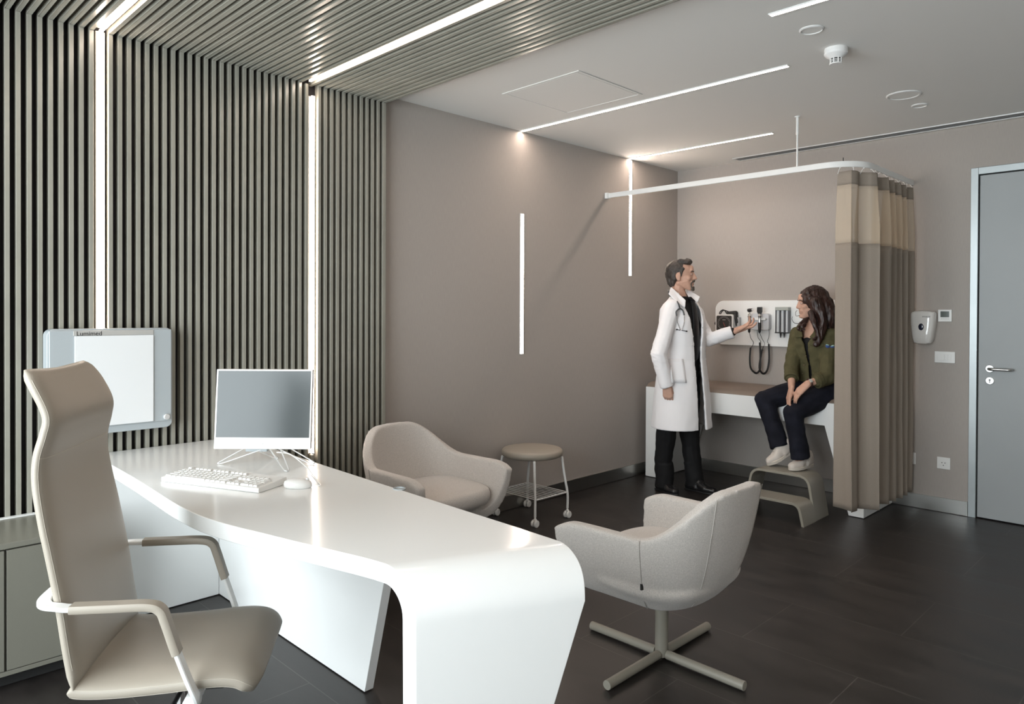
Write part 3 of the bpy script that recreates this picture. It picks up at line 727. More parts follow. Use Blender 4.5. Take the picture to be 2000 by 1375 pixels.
for k in range(1, 15):
    a = PI / 2 * k / 14; sn, cs = math.sin(a), math.cos(a)
    def pt(b, d, RD_, r): return b + d * (r * sn) + V((0, 0, -RD + r * cs - 0)) if False else b + d * (r * sn) + V((0, 0, -(RD) + r * cs))
    secs.append((pt(bn, dn, RD, RD), pt(bf, df, RD, RD) + V((-.004, -.010, 0)) * sn ** 6, pt(bn, dn, RD, RD - th), pt(bf, df, RD, RD - th) + V((-.004, -.010, 0)) * sn ** 6))
n1, f1, n2, f2 = secs[-1]
for k in range(1, 9):
    u = k / 8; z = n1.z * (1 - u) + .002 * u; sh = u * (n1.z)
    fo = V((-.090, -.192, 0)) * u
    secs.append((V((n1.x + .008 * u, n1.y, z)), V((f1.x + fo.x, f1.y + fo.y, z)), V((n2.x + .008 * u, n2.y, z)), V((f2.x + fo.x, f2.y + fo.y, z))))
b = MB(); b.loft([[s_[0], s_[1], s_[3], s_[2]] for s_ in secs])
b.build('desktop', M_solid, t, smooth=30, bevel=.003)
MB().prism([(.055, -4.19, .004), (1.353, -4.19, .004), (1.545, -4.19, DT - th), (.055, -4.19, DT - th)], (0, .038, 0)).build('modesty_panel', M_solid, t, bevel=.002)
MB().prism([(.056, -4.192, .004), (.056, -4.192, DT - th), (.056, -4.70, DT - th), (.056, -4.60, .004)], (.04, 0, 0)).build('side_panel', M_solid, t, bevel=.002)
MB().lathe((1.475, -4.128, DT - .003), [(0, 0), (.022, 0), (.023, .004), (.021, .006), (.017, .006), (.016, .003), (0, .003)], (0, 0, 1), 36).build('cable_port', M_greyframe, t, smooth=40)

# ------------------------------------------------------------------ all-in-one computer, keyboard, mouse
t = thing('computer_monitor', (.80, -4.29, DT), 'white desktop monitor with blank grey screen on thin wire feet', 'monitor')
# screen plane: bottom-left, bottom-right corners and up vector
BL = V((.617, -4.432, .826)); BR = V((.897, -4.152, .795)); BR.z = .812; BL.z = .812
ux = (BR - BL); WD = ux.length; ux.normalize(); back = V((-ux.y, ux.x, 0)); upv = (V((0, 0, 1)) + back * .10).normalized(); fwd = -back
HT = .325
def sp(u, v, d=0): return BL + ux * u * WD + upv * v * HT + back * d
def slab(u0, v0, u1, v1, d0, d1): return MB().add([sp(u0, v0, d0), sp(u1, v0, d0), sp(u1, v1, d0), sp(u0, v1, d0), sp(u0, v0, d1), sp(u1, v0, d1), sp(u1, v1, d1), sp(u0, v1, d1)], [(3, 2, 1, 0), (4, 5, 6, 7), (0, 1, 5, 4), (1, 2, 6, 5), (2, 3, 7, 6), (3, 0, 4, 7)])
slab(0, 0, 1, 1, 0, .022).build('casing', M_wplast, t, bevel=.002)
slab(.018, .145, .982, .982, -.0015, .004).build('screen', M_screen, t)
MB().ell(sp(.49, .07, -.0005), (.008, .001, .008), Matrix((ux, back, upv)).transposed(), 20).build('logo', M_alu, t, smooth=60)
slab(.25, .12, .75, .75, .022, .045).build('back_cover', M_greyframe, t, bevel=.006)
hb = sp(.48, .02, .03)
MB().obox(sp(.42, -.01, .035), ux * .045, back * .012, V((0, 0, .012))).build('hinge', M_greyframe, t, bevel=.003)
F1, F2, F3, F4 = V((.640, -4.418, DT + .004)), V((.955, -4.285, DT + .004)), V((.90, -4.142, DT + .004)), V((.70, -4.20, DT + .004))
for a, b_, e in ((sp(.30, .0, .03), F1, sp(.52, .0, .03)), (sp(.55, 0, .03), F2, sp(.66, 0, .03)), (sp(.60, .0, .045), F3, sp(.70, .02, .05)), (sp(.35, 0, .045), F4, sp(.45, 0, .05))):
    d = (b_ - (a + e) / 2).normalized(); side = (e - a).normalized() * .010
    MB().tube(bez([a, a * .12 + (b_ - side) * .88, b_ - side * .4 + V((0, 0, 0)), b_ + side * .4, e * .12 + (b_ + side) * .88, e], 5), .0027, 8).build('wire_foot', M_alu, t, smooth=60)

kx = V((1.196 - .778, -4.519 + 4.70, 0)).normalized(); ky = V((-kx.y, kx.x, 0)); K0 = V((.785, -4.693, DT + .0008))
t = thing('keyboard', K0, 'white full-size keyboard on the desk in front of the monitor', 'keyboard')
KW, KD = .448, .150
def kp(u, v, z): return K0 + kx * u + ky * v + V((0, 0, z + v * .055))
kb = MB(); kb.loft([[kp(0, 0, 0), kp(KW, 0, 0), kp(KW, 0, .017), kp(0, 0, .017)], [kp(0, KD, -KD * .055), kp(KW, KD, -KD * .055), kp(KW - .003, KD, .017), kp(.003, KD, .017)]])
kb.build('key_base', M_wplast, t, bevel=.003)
U = .0188
def key(u, v, wk=1, hk=1, nm='key'):
    x0, x1 = u + .0009, u + wk * U - .0009; y0, y1 = v + .0012, v + hk * U - .0012
    a = [kp(x0, y0, .017), kp(x1, y0, .017), kp(x1, y1, .017), kp(x0, y1, .017)]; i = .0018
    b2 = [kp(x0 + i, y0 + i, .0235), kp(x1 - i, y0 + i, .0235), kp(x1 - i, y1 - i * .6, .0235), kp(x0 + i, y1 - i * .6, .0235)]
    MB().loft([a, b2]).build(nm, M_wplast, t)
u0, v0 = .010, .008
for u, wk in ((0, 1.5), (1.5, 1.25), (2.75, 1.25), (4, 6), (10, 1.25), (11.25, 1.25), (12.5, 1.25), (13.75, 1.25)): key(u0 + u * U, v0, wk)
def row(v, first, n, last):
    u = 0; key(u0, v, first); u = first
    for _ in range(n): key(u0 + u * U, v, 1); u += 1
    key(u0 + u * U, v, last)
row(v0 + U, 2.25, 10, 2.75); row(v0 + 2 * U, 1.75, 11, 2.25); row(v0 + 3 * U, 1.5, 12, 1.5); row(v0 + 4 * U, 1, 12, 2)
vf = v0 + 5 * U + .012
for u in [0] + [2 + i for i in range(4)] + [6.5 + i for i in range(4)] + [11 + i for i in range(4)]: key(u0 + u * U, vf, 1, .85)
ua = u0 + 15.25 * U
for i in range(3):
    key(ua + i * U, v0, 1); key(ua + i * U, v0 + 3 * U, 1); key(ua + i * U, v0 + 4 * U, 1)
key(ua + U, v0 + U, 1)
un = u0 + 18.5 * U
key(un, v0, 2); key(un + 2 * U, v0, 1)
for r_ in (1, 2, 3, 4):
    for i in range(3): key(un + i * U, v0 + r_ * U, 1)
key(un + 3 * U, v0, 1, 2); key(un + 3 * U, v0 + 2 * U, 1, 2)

mc = V((1.215, -4.375, DT + .0008)); ma = R(52); md_ = V((math.cos(ma), math.sin(ma), 0)); ml = V((-md_.y, md_.x, 0))
t = thing('computer_mouse', mc, 'white computer mouse with cable on the desk right of the keyboard', 'mouse')
rings = []
for z, k in ((0, .90), (.006, 1.0), (.016, .99), (.025, .90), (.031, .70), (.0345, .42), (.0355, .1)):
    rings.append([mc + md_ * (math.cos(a) * (.048 if math.cos(a) > 0 else .050) * k * (abs(math.cos(a)) ** -.08 if abs(math.cos(a)) > .1 else 1)) - md_ * (z * .18) + ml * (math.sin(a) * .028 * k) + V((0, 0, z * .9)) for a in [2 * PI * j / 40 for j in range(40)]])
MB().loft(rings).build('mouse_body', M_wplast, t, smooth=60)
MB().ell(mc + md_ * .03 + V((0, 0, .029)), (.007, .003, .005), Matrix.Rotation(ma, 3, 'Z'), 12).build('scroll_wheel', M_alu, t, smooth=60)
MB().tube(bez([mc + md_ * .055 + V((0, 0, .010)), mc + md_ * .075 + V((0, 0, .006)), V((1.08, -4.245, DT + .004)), V((.98, -4.215, DT + .012)), V((.86, -4.22, DT + .045)), V((.80, -4.25, DT + .05))], 8), .0022, 8).build('cable', M_wplast, t, smooth=60)

# ------------------------------------------------------------------ x-ray light box on the slats
t = thing('light_box', (.09, -4.59, 1.07), 'white x-ray light box in a pale grey frame hung on the slatted wall', 'light box')
BX = .056; FXp = .135; by0, by1, bz0, bz1 = -4.912, -4.418, .845, 1.298
MB().prism([(BX, y, z) for y, z in rrect(by0, by1, bz0, bz1, .028, 6)], (FXp - BX - .012, 0, 0)).build('housing', M_greyframe, t, smooth=40, bevel=.004)
MB().box((FXp - .0125, by0 + .006, bz0 + .03), (FXp - .004, by1 - .006, bz1 - .006)).build('face_plate', M_greyframe, t, bevel=.006)
MB().box((FXp - .0045, by0 + .098, bz0 + .035), (FXp + .0015, by1 - .085, bz1 - .030)).build('viewing_panel', M_lightbox, t, bevel=.002)
MB().box((FXp - .0045, by0 + .093, bz1 - .029), (FXp - .001, by1 - .085, bz1 - .008)).build('film_clip_rail', mat('warm_grey', (.42, .41, .39), .35), t, bevel=.0015)
text_mesh('Lumimed', .026, Matrix.Translation((FXp - .0008, by0 + .104, bz1 - .0285)) @ Matrix(((0, 0, 1, 0), (1, 0, 0, 0), (0, 1, 0, 0), (0, 0, 0, 1))), mat('black_ink', (.01, .01, .01), .5), t)
MB().lathe((FXp - .004, by1 - .030, bz0 + .050), [(0, 0), (.013, 0), (.013, .012), (.011, .014), (0, .014)], (1, 0, 0), 24).build('knob', M_alu, t, smooth=40)

# ------------------------------------------------------------------ low cabinet at the left
t = thing('low_cabinet', (.25, -5.4, 0), 'low olive grey lacquered cabinet along the slatted wall at the left edge', 'cabinet')
CX0, CX1, CZ0, CZ1 = .052, .44, .055, .535; CY1 = -4.80
MB().box((CX0, -6.62, CZ0), (CX1 - .02, CY1, CZ1 - .02)).build('body', M_cabinet, t)
MB().box((CX0, -6.625, CZ1 - .02), (CX1 + .002, CY1 + .003, CZ1)).build('top', M_cabinet, t, bevel=.001)
MB().box((CX0, -6.60, CZ0 - .0), (CX1, CY1, CZ0 + .016)).build('bottom_rail', M_cabinet, t, bevel=.001)
MB().box((CX0 + .03, -6.58, .002), (CX1 - .05, CY1 - .02, CZ0)).build('plinth', M_dark, t)
for ya, yb in ((-5.104, CY1), (-5.61, -5.110), (-6.116, -5.616), (-6.60, -6.122)):
    MB().box((CX1 - .019, ya + .001, CZ0 + .019), (CX1, yb - .001, CZ1 - .026)).build('door', M_cabinet, t, bevel=.001)
MB().box((CX0, -6.62, CZ1), (CX0 + .028, CY1, CZ1 + .004)).build('back_strip', M_wmetal, t, bevel=.001)  # thin pale strip along the wall side of the cabinet top

# ------------------------------------------------------------------ leather office chair
YAW = R(54.5)
t = thing('office_chair', (1.507, -4.883, 0), 'high-back taupe leather office chair with white armrests at the desk', 'office chair', None, YAW)
Mc = t.matrix_world.copy(); W = lambda p: Mc @ V(p); Wd = lambda p: Mc.to_3x3() @ V(p)
bp_ = bez([(-.196, 0, .455), (-.212, 0, .55), (-.228, 0, .66), (-.250, 0, .78), (-.270, 0, .88), (-.282, 0, .96), (-.280, 0, 1.02), (-.266, 0, 1.075), (-.261, 0, 1.115), (-.284, 0, 1.170), (-.318, 0, 1.226)], 6)
def edge_lines(rings, name, parent):
    """stitching rows lying on both side edges of a padded part"""
    for j in (2, 22, 46, 26):
        pts = [r_[j] for r_ in rings[3:-3]]
        MB().tube(pts, .0007, 5).build(name, M_stitch, parent, smooth=60)
def cushion(path, hw, ht, dish=.008, wave=0, wscale=None):
    n = len(path); rings = []
    for i, p in enumerate(path):
        tg = (path[min(i + 1, n - 1)] - path[max(i - 1, 0)]).normalized(); nn = V((tg.z, 0, -tg.x)); u = i / (n - 1); k = wscale(u); ring = []
        for j in range(48):
            a = 2 * PI * j / 48; ca, sa = math.cos(a), math.sin(a)
            y = hw * k * math.copysign(abs(ca) ** .35, ca); h = ht * math.copysign(abs(sa) ** .7, sa) * (1 - .25 * abs(ca) ** 6)
            ends = min(1, min(i, n - 1 - i) / 2.0); h *= (.35 + .65 * ends ** .5)
            off = dish * (y / hw) ** 2
            ring.append(W(p + V((0, y - .012 * max(0, u - .5) * 2, 0)) + nn * (h + off) + V((0, 0, wave * u ** 8 * ((abs(y) / hw) ** 2 - .4)))))
        rings.append(ring)
    return rings
rg = cushion(bp_, .224, .022, .008, .014, lambda u: 1 - .15 * max(0, (u - .35) / .65) - .10 * max(0, (u - .90) / .10) ** 2)
bk_ = MB().loft(rg).build('backrest', M_leather, t, smooth=70); edge_lines(rg, 'stitching', bk_)
MB().tube([rg[36][j] for j in range(2, 23)], .0009, 5).build('cross_seam', M_stitch, bk_, smooth=60)
sp_ = bez([(-.200, 0, .456), (-.17, 0, .449), (-.10, 0, .445), (.02, 0, .448), (.12, 0, .454), (.180, 0, .450), (.212, 0, .434), (.228, 0, .412)], 6)
def seatpath(path, hw, ht):
    n = len(path); rings = []
    for i, p in enumerate(path):
        tg = (path[min(i + 1, n - 1)] - path[max(i - 1, 0)]).normalized(); nn = V((-tg.z, 0, tg.x)); u = i / (n - 1); ring = []
        k = 1 - .12 * max(0, (u - .8) / .2) ** 2
        for j in range(48):
            a = 2 * PI * j / 48; ca, sa = math.cos(a), math.sin(a)
            y = hw * k * math.copysign(abs(ca) ** .35, ca); h = ht * math.copysign(abs(sa) ** .7, sa); ends = min(1, min(i, n - 1 - i) / 2.0); h *= (.35 + .65 * ends ** .5)
            ring.append(W(p + V((0, y, 0)) + nn * (h - .006 * max(0, abs(y) / hw - .7) / .3)))
        rings.append(ring)
    return rings
rg = seatpath(sp_, .224, .026); st_ = MB().loft(rg).build('seat', M_leather, t, smooth=70); edge_lines(rg, 'stitching', st_)
for sg in (-1, 1):
    A = bez([(-.270, sg * .06, .667), (-.269, sg * .13, .669), (-.262, sg * .195, .670), (-.243, sg * .232, .670), (-.210, sg * .245, .669), (-.18, sg * .250, .667), (-.09, sg * .252, .666), (-.01, sg * .252, .664), (.020, sg * .252, .652), (.033, sg * .252, .622), (.054, sg * .251, .555), (.078, sg * .248, .485), (.095, sg * .240, .435), (.098, sg * .215, .412), (.095, sg * .12, .405)], 6)
    wds = []
    for i, p in enumerate(A):
        tg = (A[min(i + 1, len(A) - 1)] - A[max(i - 1, 0)]).normalized()
        wds.append(Wd((tg.y, -tg.x, 0)) if i < 44 else Wd((0, -1, 0)))
    A, wds = A[:80], wds[:80]
    MB().band([W(p) for p in A], wds, .0155, .0055).build('arm_frame', M_wmetal, t, smooth=40)
    MB().band([W(p) for p in A[30:62]], wds[30:62], .0175, .0095).build('arm_pad', M_leather, t, smooth=40)
    MB().obox(W((.085, sg * .17, .412)), Wd((.018, 0, 0)), Wd((0, .075, 0)), V((0, 0, .005))).build('arm_bracket', M_wmetal, t, bevel=.002)
MB().obox(W((-.243, .238, .62)), Wd((.006, 0, 0)), Wd((0, .003, 0)), V((0, 0, .014))).build('fabric_tag', M_dark, t)
MB().obox(W((.02, 0, .385)), Wd((.11, 0, 0)), Wd((0, .075, 0)), V((0, 0, .028))).build('tilt_mechanism', M_black, t, bevel=.008)
MB().obox(W((-.12, 0, .40)), Wd((.09, 0, 0)), Wd((0, .05, 0)), V((0, 0, .015))).build('back_bracket', M_black, t, bevel=.006)
MB().cyl(W((.03, -.05, .385)), W((.03, -.20, .383)), .006, 10).hull([(W((.03, -.20, .383)), .010), (W((.03, -.235, .380)), .012)]).build('tilt_lever', M_black, t, smooth=50)
MB().lathe(W((0, 0, .10)), [(0, 0), (.030, 0), (.028, .12), (.018, .125), (.016, .27), (0, .27)], (0, 0, 1), 24).build('gas_column', M_chrome, t, smooth=40)
for k in range(5):
    a = 2 * PI * k / 5 + .3; d = V((math.cos(a), math.sin(a), 0)); e = W(d * .30); 
    MB().hull([(W(d * .02 + V((0, 0, .115))), .026), (W(d * .29 + V((0, 0, .075))), .013)]).build('base_leg', M_alu, t, smooth=50)
    castor(e.x, e.y, a + 1, t, 'base_castor', .026)

# ------------------------------------------------------------------ people helpers
def at(px, py, dep):
    """point seen at photo pixel (px, py), dep metres in front of the camera"""
    return CAM + (FW + RT * ((px - 1000) / FPX) - UP * ((py - 687.5 - SHY) / FPX)) * dep
def frame(origin, ang, pitch=0, roll=0):
    return Matrix.Translation(V(origin)) @ Matrix.Rotation(ang, 4, 'Z') @ Matrix.Rotation(pitch, 4, 'Y') @ Matrix.Rotation(roll, 4, 'X')
def wrinkle(scale, amp, sz=1.0, seed=0):
    def f(co):
        p = V((co.x * scale, co.y * scale, co.z * scale * sz + seed)); return amp * (noise.noise(p) + .5 * noise.noise(p * 2.1))
    return f
def head_prims(b, M, s=1.0, female=False):
    g = lambda x, y, z: M @ V((x * s, y * s, z * s)); q = M.to_3x3()
    e = lambda c, r: b.ell(g(*c), (r[0] * s, r[1] * s, r[2] * s), q, 20)
    e((-.012, 0, .030), (.098, .076, .085)); e((.022, 0, -.015), (.068, .062, .085))
    b.hull([(g(.060, .018, -.098), .018 * s), (g(.060, -.018, -.098), .018 * s), (g(-.015, .048, -.055), .020 * s), (g(-.015, -.048, -.055), .020 * s), (g(.045, .035, -.045), .022 * s), (g(.045, -.035, -.045), .022 * s)])
    b.hull([(g(.078, .030, .034), .013 * s), (g(.078, -.030, .034), .013 * s), (g(.072, 0, .060), .02 * s)])
    nl = .0 if not female else -.006
    b.hull([(g(.087, 0, .018), .0078 * s), (g(.1065 + nl * .6, 0, -.024), .0115 * s), (g(.088, .010, -.030), .007 * s), (g(.088, -.010, -.030), .007 * s)])
    for y in (-.012, .012): b.ell(g(.095 + nl, y, -.029), (.010 * s, .007 * s, .007 * s), q)
    for y in (-.042, .042): b.ell(g(.056, y, -.022), (.022 * s, .018 * s, .020 * s), q)
    b.hull([(g(.074, .020, -.052), .014 * s), (g(.074, -.020, -.052), .014 * s), (g(.083, 0, -.047), .011 * s), (g(.076, 0, -.078), .012 * s)])
    b.ell(g(.076, 0, -.095), (.019 * s, .020 * s, .016 * s), q)
    for y in (-.076, .076):
        b.ell(g(-.012, y, -.008), (.019 * s, .007 * s, .030 * s), q); b.ell(g(-.004, y * .98, -.030), (.010 * s, .007 * s, .012 * s), q)
def face_details(M, parent, s=1.0, female=False, smile=.006):
    g = lambda x, y, z: M @ V((x * s, y * s, z * s)); q = M.to_3x3()
    for y in (-.031, .031):
        sy = 1 if y > 0 else -1
        e = MB().ell(g(.0795, y, .008), (.0085 * s, .0115 * s, .0055 * s), q).build('eye', M_eye, parent, smooth=60)
        MB().ell(g(.0865, y * .98, .008), (.0022 * s, .0042 * s, .0042 * s), q, 12).build('iris', M_iris, e, smooth=60)
        lid = MB().chain([(g(.083, y - sy * .015, .010), .0035 * s), (g(.0862, y, .0150), .0042 * s), (g(.076, y + sy * .016, .010), .0035 * s)])
        lid.chain([(g(.083, y - sy * .014, .004), .0032 * s), (g(.0852, y, .0015), .0036 * s), (g(.076, y + sy * .015, .004), .0032 * s)])
        lid.build('eyelids', M_skin, e, smooth=70)
        MB().chain([(g(.0895, y - sy * .015, .027), .0032 * s), (g(.0895, y, .032), .0036 * s), (g(.080, y + sy * .017, .028), .0024 * s)]).build('eyebrow', M_hair_w if female else M_hair_d, parent, smooth=70)
    m = MB().chain([(g(.072, -.027, -.054 + smile), .0025 * s), (g(.083, -.015, -.0655), .0035 * s), (g(.0885, 0, -.068), .0042 * s), (g(.083, .015, -.0655), .0035 * s), (g(.072, .027, -.054 + smile), .0025 * s)])
    m.chain([(g(.072, -.027, -.054 + smile), .0025 * s), (g(.086, -.013, -.0530), .003 * s), (g(.0905, 0, -.052), .0035 * s), (g(.086, .013, -.0530), .003 * s), (g(.072, .027, -.054 + smile), .0025 * s)])
    m.build('lips', M_lip, parent, smooth=70)
    MB().hull([(g(.077, -.019, -.0575), .0045 * s), (g(.077, .019, -.0575), .0045 * s), (g(.0865, 0, -.0600), .005 * s)]).build('teeth', M_tooth, parent, smooth=70)
def hand_prims(b, wrist, knuck, palm_n, curl, spread=.010, thumb=1, s=1.0, fl=(.072, .080, .075, .060)):
    """wrist, knuckle-centre points; palm_n points out of the palm; curl per finger in radians (list of 3 joints)"""
    wv = V(wrist); kv = V(knuck); d = (kv - wv).normalized(); n = (V(palm_n) - d * V(palm_n).dot(d)).normalized(); sd = d.cross(n).normalized()
    kn = [kv + sd * (.030 - .020 * i) * s - d * (.004 * abs(i - 1.3)) for i in range(4)]
    b.hull([(wv + sd * .016, .017 * s), (wv - sd * .016, .016 * s), (kn[0] - d * .012, .0125 * s), (kn[3] - d * .014, .0115 * s), (kn[1] - d * .008, .013 * s)])
    for i in range(4):
        p = kn[i] - d * .012; a = 0; L = fl[i] * s; c = curl[i]; fd0 = (d + sd * (1.5 - i) * spread * 10).normalized(); pts = [(p, .0092 * s)]; q = p
        for j, fr_ in enumerate((.46, .30, .24)):
            a += c[j]; fd = (fd0 * math.cos(a) + n * math.sin(a)).normalized(); q = q + fd * (L * fr_ + (.012 if j == 0 else 0)); pts.append((q, (.0085, .0077, .0066)[j] * s))
        b.chain(pts)
    t0 = wv + sd * .020 * s + d * .012; t1 = t0 + (d * .55 + sd * .75 * thumb + n * .35).normalized() * .040 * s; t2 = t1 + (d * .85 + sd * .35 * thumb + n * .25).normalized() * .030 * s; t3 = t2 + (d * .95 + n * .2 + sd * .1 * thumb).normalized() * .024 * s
    b.chain([(t0, .0135 * s), (t1, .0110 * s), (t2, .0095 * s), (t3, .0078 * s)])
def ring_pts(Mf, cx, cy, z, a, b_, g0, n=44, pw=.9, off=0):
    out = []
    for j in range(n + 1):
        ph = g0 + (2 * PI - 2 * g0) * j / n; ca, sa = math.cos(ph), math.sin(ph)
        out.append(Mf @ V((cx + (a - off) * math.copysign(abs(ca) ** pw, ca), cy + (b_ - off) * math.copysign(abs(sa) ** pw, sa), z)))
    return out
def shell(b, Mf, levels, th=.014, n=44):
    """levels: (cx, cy, z, a, b, opening half angle); adds an open-fronted cloth shell"""
    o = [ring_pts(Mf, *l[:5], l[5], n) for l in levels]; i_ = [ring_pts(Mf, *l[:5], l[5], n, off=th) for l in levels]; m = n + 1; k = len(levels)
    A = [p for r_ in o for p in r_]; B = [p for r_ in i_ for p in r_]; N_ = len(A); fs = []
    for r_ in range(k - 1):
        for j in range(n):
            q = (r_ * m + j, r_ * m + j + 1, (r_ + 1) * m + j + 1, (r_ + 1) * m + j); fs += [q, tuple(N_ + x for x in q[::-1])]
        fs.append((r_ * m, (r_ + 1) * m, N_ + (r_ + 1) * m, N_ + r_ * m)); fs.append(((r_ + 1) * m + n, r_ * m + n, N_ + r_ * m + n, N_ + (r_ + 1) * m + n))
    for j in range(n): fs.append((j + 1, j, N_ + j, N_ + j + 1)); e = (k - 1) * m; fs.append((e + j, e + j + 1, N_ + e + j + 1, N_ + e + j))
    b.add(A + B, fs)
def solid_rings(b, Mf, levels, n=36):
    b.loft([[Mf @ V((cx + a * math.cos(2 * PI * j / n), cy + bb * math.sin(2 * PI * j / n), z)) for j in range(n)] for cx, cy, z, a, bb in levels])

# ------------------------------------------------------------------ the doctor
DD = 5.506
doc = thing('person', (.575, -.835, 0), 'standing man in a white coat over black clothes, gesturing with open hand', 'person')
TF = frame((.578, -.832, 0), R(5))
L_ = lambda x, y, z: TF @ V((x, y, z))
sR, sL = L_(-.01, -.165, 1.425), L_(.0, .165, 1.425)
eR, wR, kR = at(1286, 692, DD - .24), at(1302, 750, DD - .22), at(1306, 768, DD - .22)
eL, wL, kL = at(1383, 664, DD + .04), at(1434, 647, DD - .02), at(1449, 640, DD - .03)
hipR, hipL = L_(.0, -.09, .88), L_(.0, .09, .88)
aR, aL = V((.445, -.885, .10)), V((.60, -.70, .10))
kneeR, kneeL = at(1303, 830, DD - .08) , at(1345, 830, DD + .08)
HM = frame(at(1331, 539, DD), R(22), R(-2))
b = MB(); head_prims(b, HM, 1.0)
hc = HM @ V((-.020, 0, -.05)); nb = L_(-.02, 0, 1.46)
b.chain([(hc, .054), (HM @ V((-.028, 0, -.115)), .052), (nb, .062)])
solid_rings(b, TF, [(0, 0, .84, .08, .12), (0, 0, .95, .08, .12), (0, 0, 1.10, .085, .13), (0, 0, 1.30, .085, .135), (-.01, 0, 1.40, .065, .12), (-.01, 0, 1.46, .045, .07)])
b.chain([(sR + V((0, 0, -.03)), .040), (eR, .036), (wR, .027)]); b.chain([(sL + V((-.02, 0, -.03)), .038), (eL, .036), (wL, .027)])
b.chain([(hipR, .070), (kneeR, .050), (aR, .036), (aR + V((.02, -.01, -.05)), .026)]); b.chain([(hipL, .070), (kneeL, .050), (aL, .036), (aL + V((.02, 0, -.05)), .026)])
hand_prims(b, wR, kR + V((-.004, 0, -.040)), V((-.35, .9, 0)), [(.6, 1.0, .8), (.7, 1.1, .8), (.8, 1.1, .8), (.9, 1.1, .8)], 0, .25, .92)
hand_prims(b, wL, kL + V((.022, .022, .006)), V((-.1, -.35, .95)), [(.0, .35, .3), (.15, .6, .5), (.3, .7, .5), (.1, .2, .2)], .020, 1, 1.18)
b.fuse('body', M_skin, doc, voxel=.0042, smooth=2)
face_details(HM, doc, 1.0)
# hair: short, swept up, greying sides
hb_ = MB(); g = lambda x, y, z: HM @ V((x, y, z)); q3 = HM.to_3x3()
hb_.ell(g(-.030, 0, .042), (.092, .0815, .085), q3, 24)
hb_.hull([(g(.052, .035, .098), .018), (g(.052, -.035, .098), .018), (g(.0, .04, .110), .02), (g(.0, -.04, .110), .02), (g(.068, 0, .103), .018)])
hb_.hull([(g(.066, .02, .112), .013), (g(.070, -.02, .112), .013), (g(.045, 0, .122), .014)])
hb_.chain([(g(-.088, 0, .02), .04), (g(-.080, 0, -.045), .030), (g(-.062, 0, -.075), .026)])
for y in (-1, 1):
    hb_.chain([(g(.022, y * .066, .05), .014), (g(.012, y * .071, .02), .010), (g(.010, y * .0715, -.005), .007)])
    hb_.hull([(g(-.045, y * .055, -.02), .022), (g(-.06, y * .04, -.06), .02), (g(-.05, y * .06, .03), .022)])
hb_.fuse('hair', M_hair_d, doc, voxel=.004, smooth=2, disp=wrinkle(60, .003, .5))
bd = MB().hull([(g(.078, .014, -.100), .014), (g(.078, -.014, -.100), .014), (g(.086, 0, -.090), .010), (g(.082, 0, -.108), .014)])
bd.chain([(g(.076, .029, -.060), .0065), (g(.089, .018, -.046), .0068), (g(.097, 0, -.042), .0062), (g(.089, -.018, -.046), .0068), (g(.076, -.029, -.060), .0065)])
bd.chain([(g(.074, .027, -.062), .0055), (g(.070, .022, -.088), .009)]); bd.chain([(g(.074, -.027, -.062), .0055), (g(.070, -.022, -.088), .009)])
bd.fuse('beard', mat('greying_beard', (.10, .085, .07), .65, bump=(150, .8, .002), vary=(120, .5)), doc, voxel=.003, smooth=1, disp=wrinkle(90, .0015))
# shirt, tie, trousers
b = MB(); solid_rings(b, TF, [(0, 0, .90, .108, .150), (0, 0, 1.0, .118, .165), (0, 0, 1.12, .112, .160), (.004, 0, 1.28, .120, .168), (-.005, 0, 1.37, .108, .135), (-.010, 0, 1.42, .090, .100), (-.012, 0, 1.455, .072, .080), (-.015, 0, 1.50, .064, .068)])
b.chain([(eL, .036), (wL * .93 + eL * .07, .034)])
b.fuse('shirt', M_blackcloth, doc, voxel=.007, smooth=2)
MB().hull([(L_(.070, -.03, 1.488), .010), (L_(.058, .035, 1.488), .010), (L_(.092, 0, 1.462), .010)]).build('shirt_collar', M_blackcloth, doc, smooth=60)
tp = [(.098, 0, 1.465), (.112, 0, 1.40), (.128, 0, 1.30), (.130, 0, 1.20), (.126, 0, 1.10), (.125, 0, 1.04), (.124, 0, 1.015)]
T2 = TF @ Matrix.Rotation(R(-14), 4, 'Z')
MB().band([T2 @ V(p) for p in tp], [T2.to_3x3() @ V((0, 1, 0))] * 7, [.016, .024, .030, .036, .042, .040, .006], .005).build('tie', M_tie, doc, smooth=50, bevel=.001)
b = MB(); b.chain([(hipR, .100), (kneeR, .080), (aR + V((.0, -.01, .06)), .064)]); b.tube([kneeR * .3 + aR * .7, aR + V((.02, -.012, -.062))], [.068, .068], 24); b.chain([(hipL, .100), (kneeL, .082), (aL + V((0, 0, .06)), .064)]); b.tube([kneeL * .3 + aL * .7, aL + V((.018, 0, -.062))], [.068, .068], 24)
b.hull([(L_(0, .05, .93), .112), (L_(0, -.05, .93), .112), (L_(0, .03, 1.0), .106), (L_(0, -.03, 1.0), .106)])
b.fuse('trousers', M_blackcloth, doc, voxel=.007, smooth=3, disp=wrinkle(8, .008, 1.3))
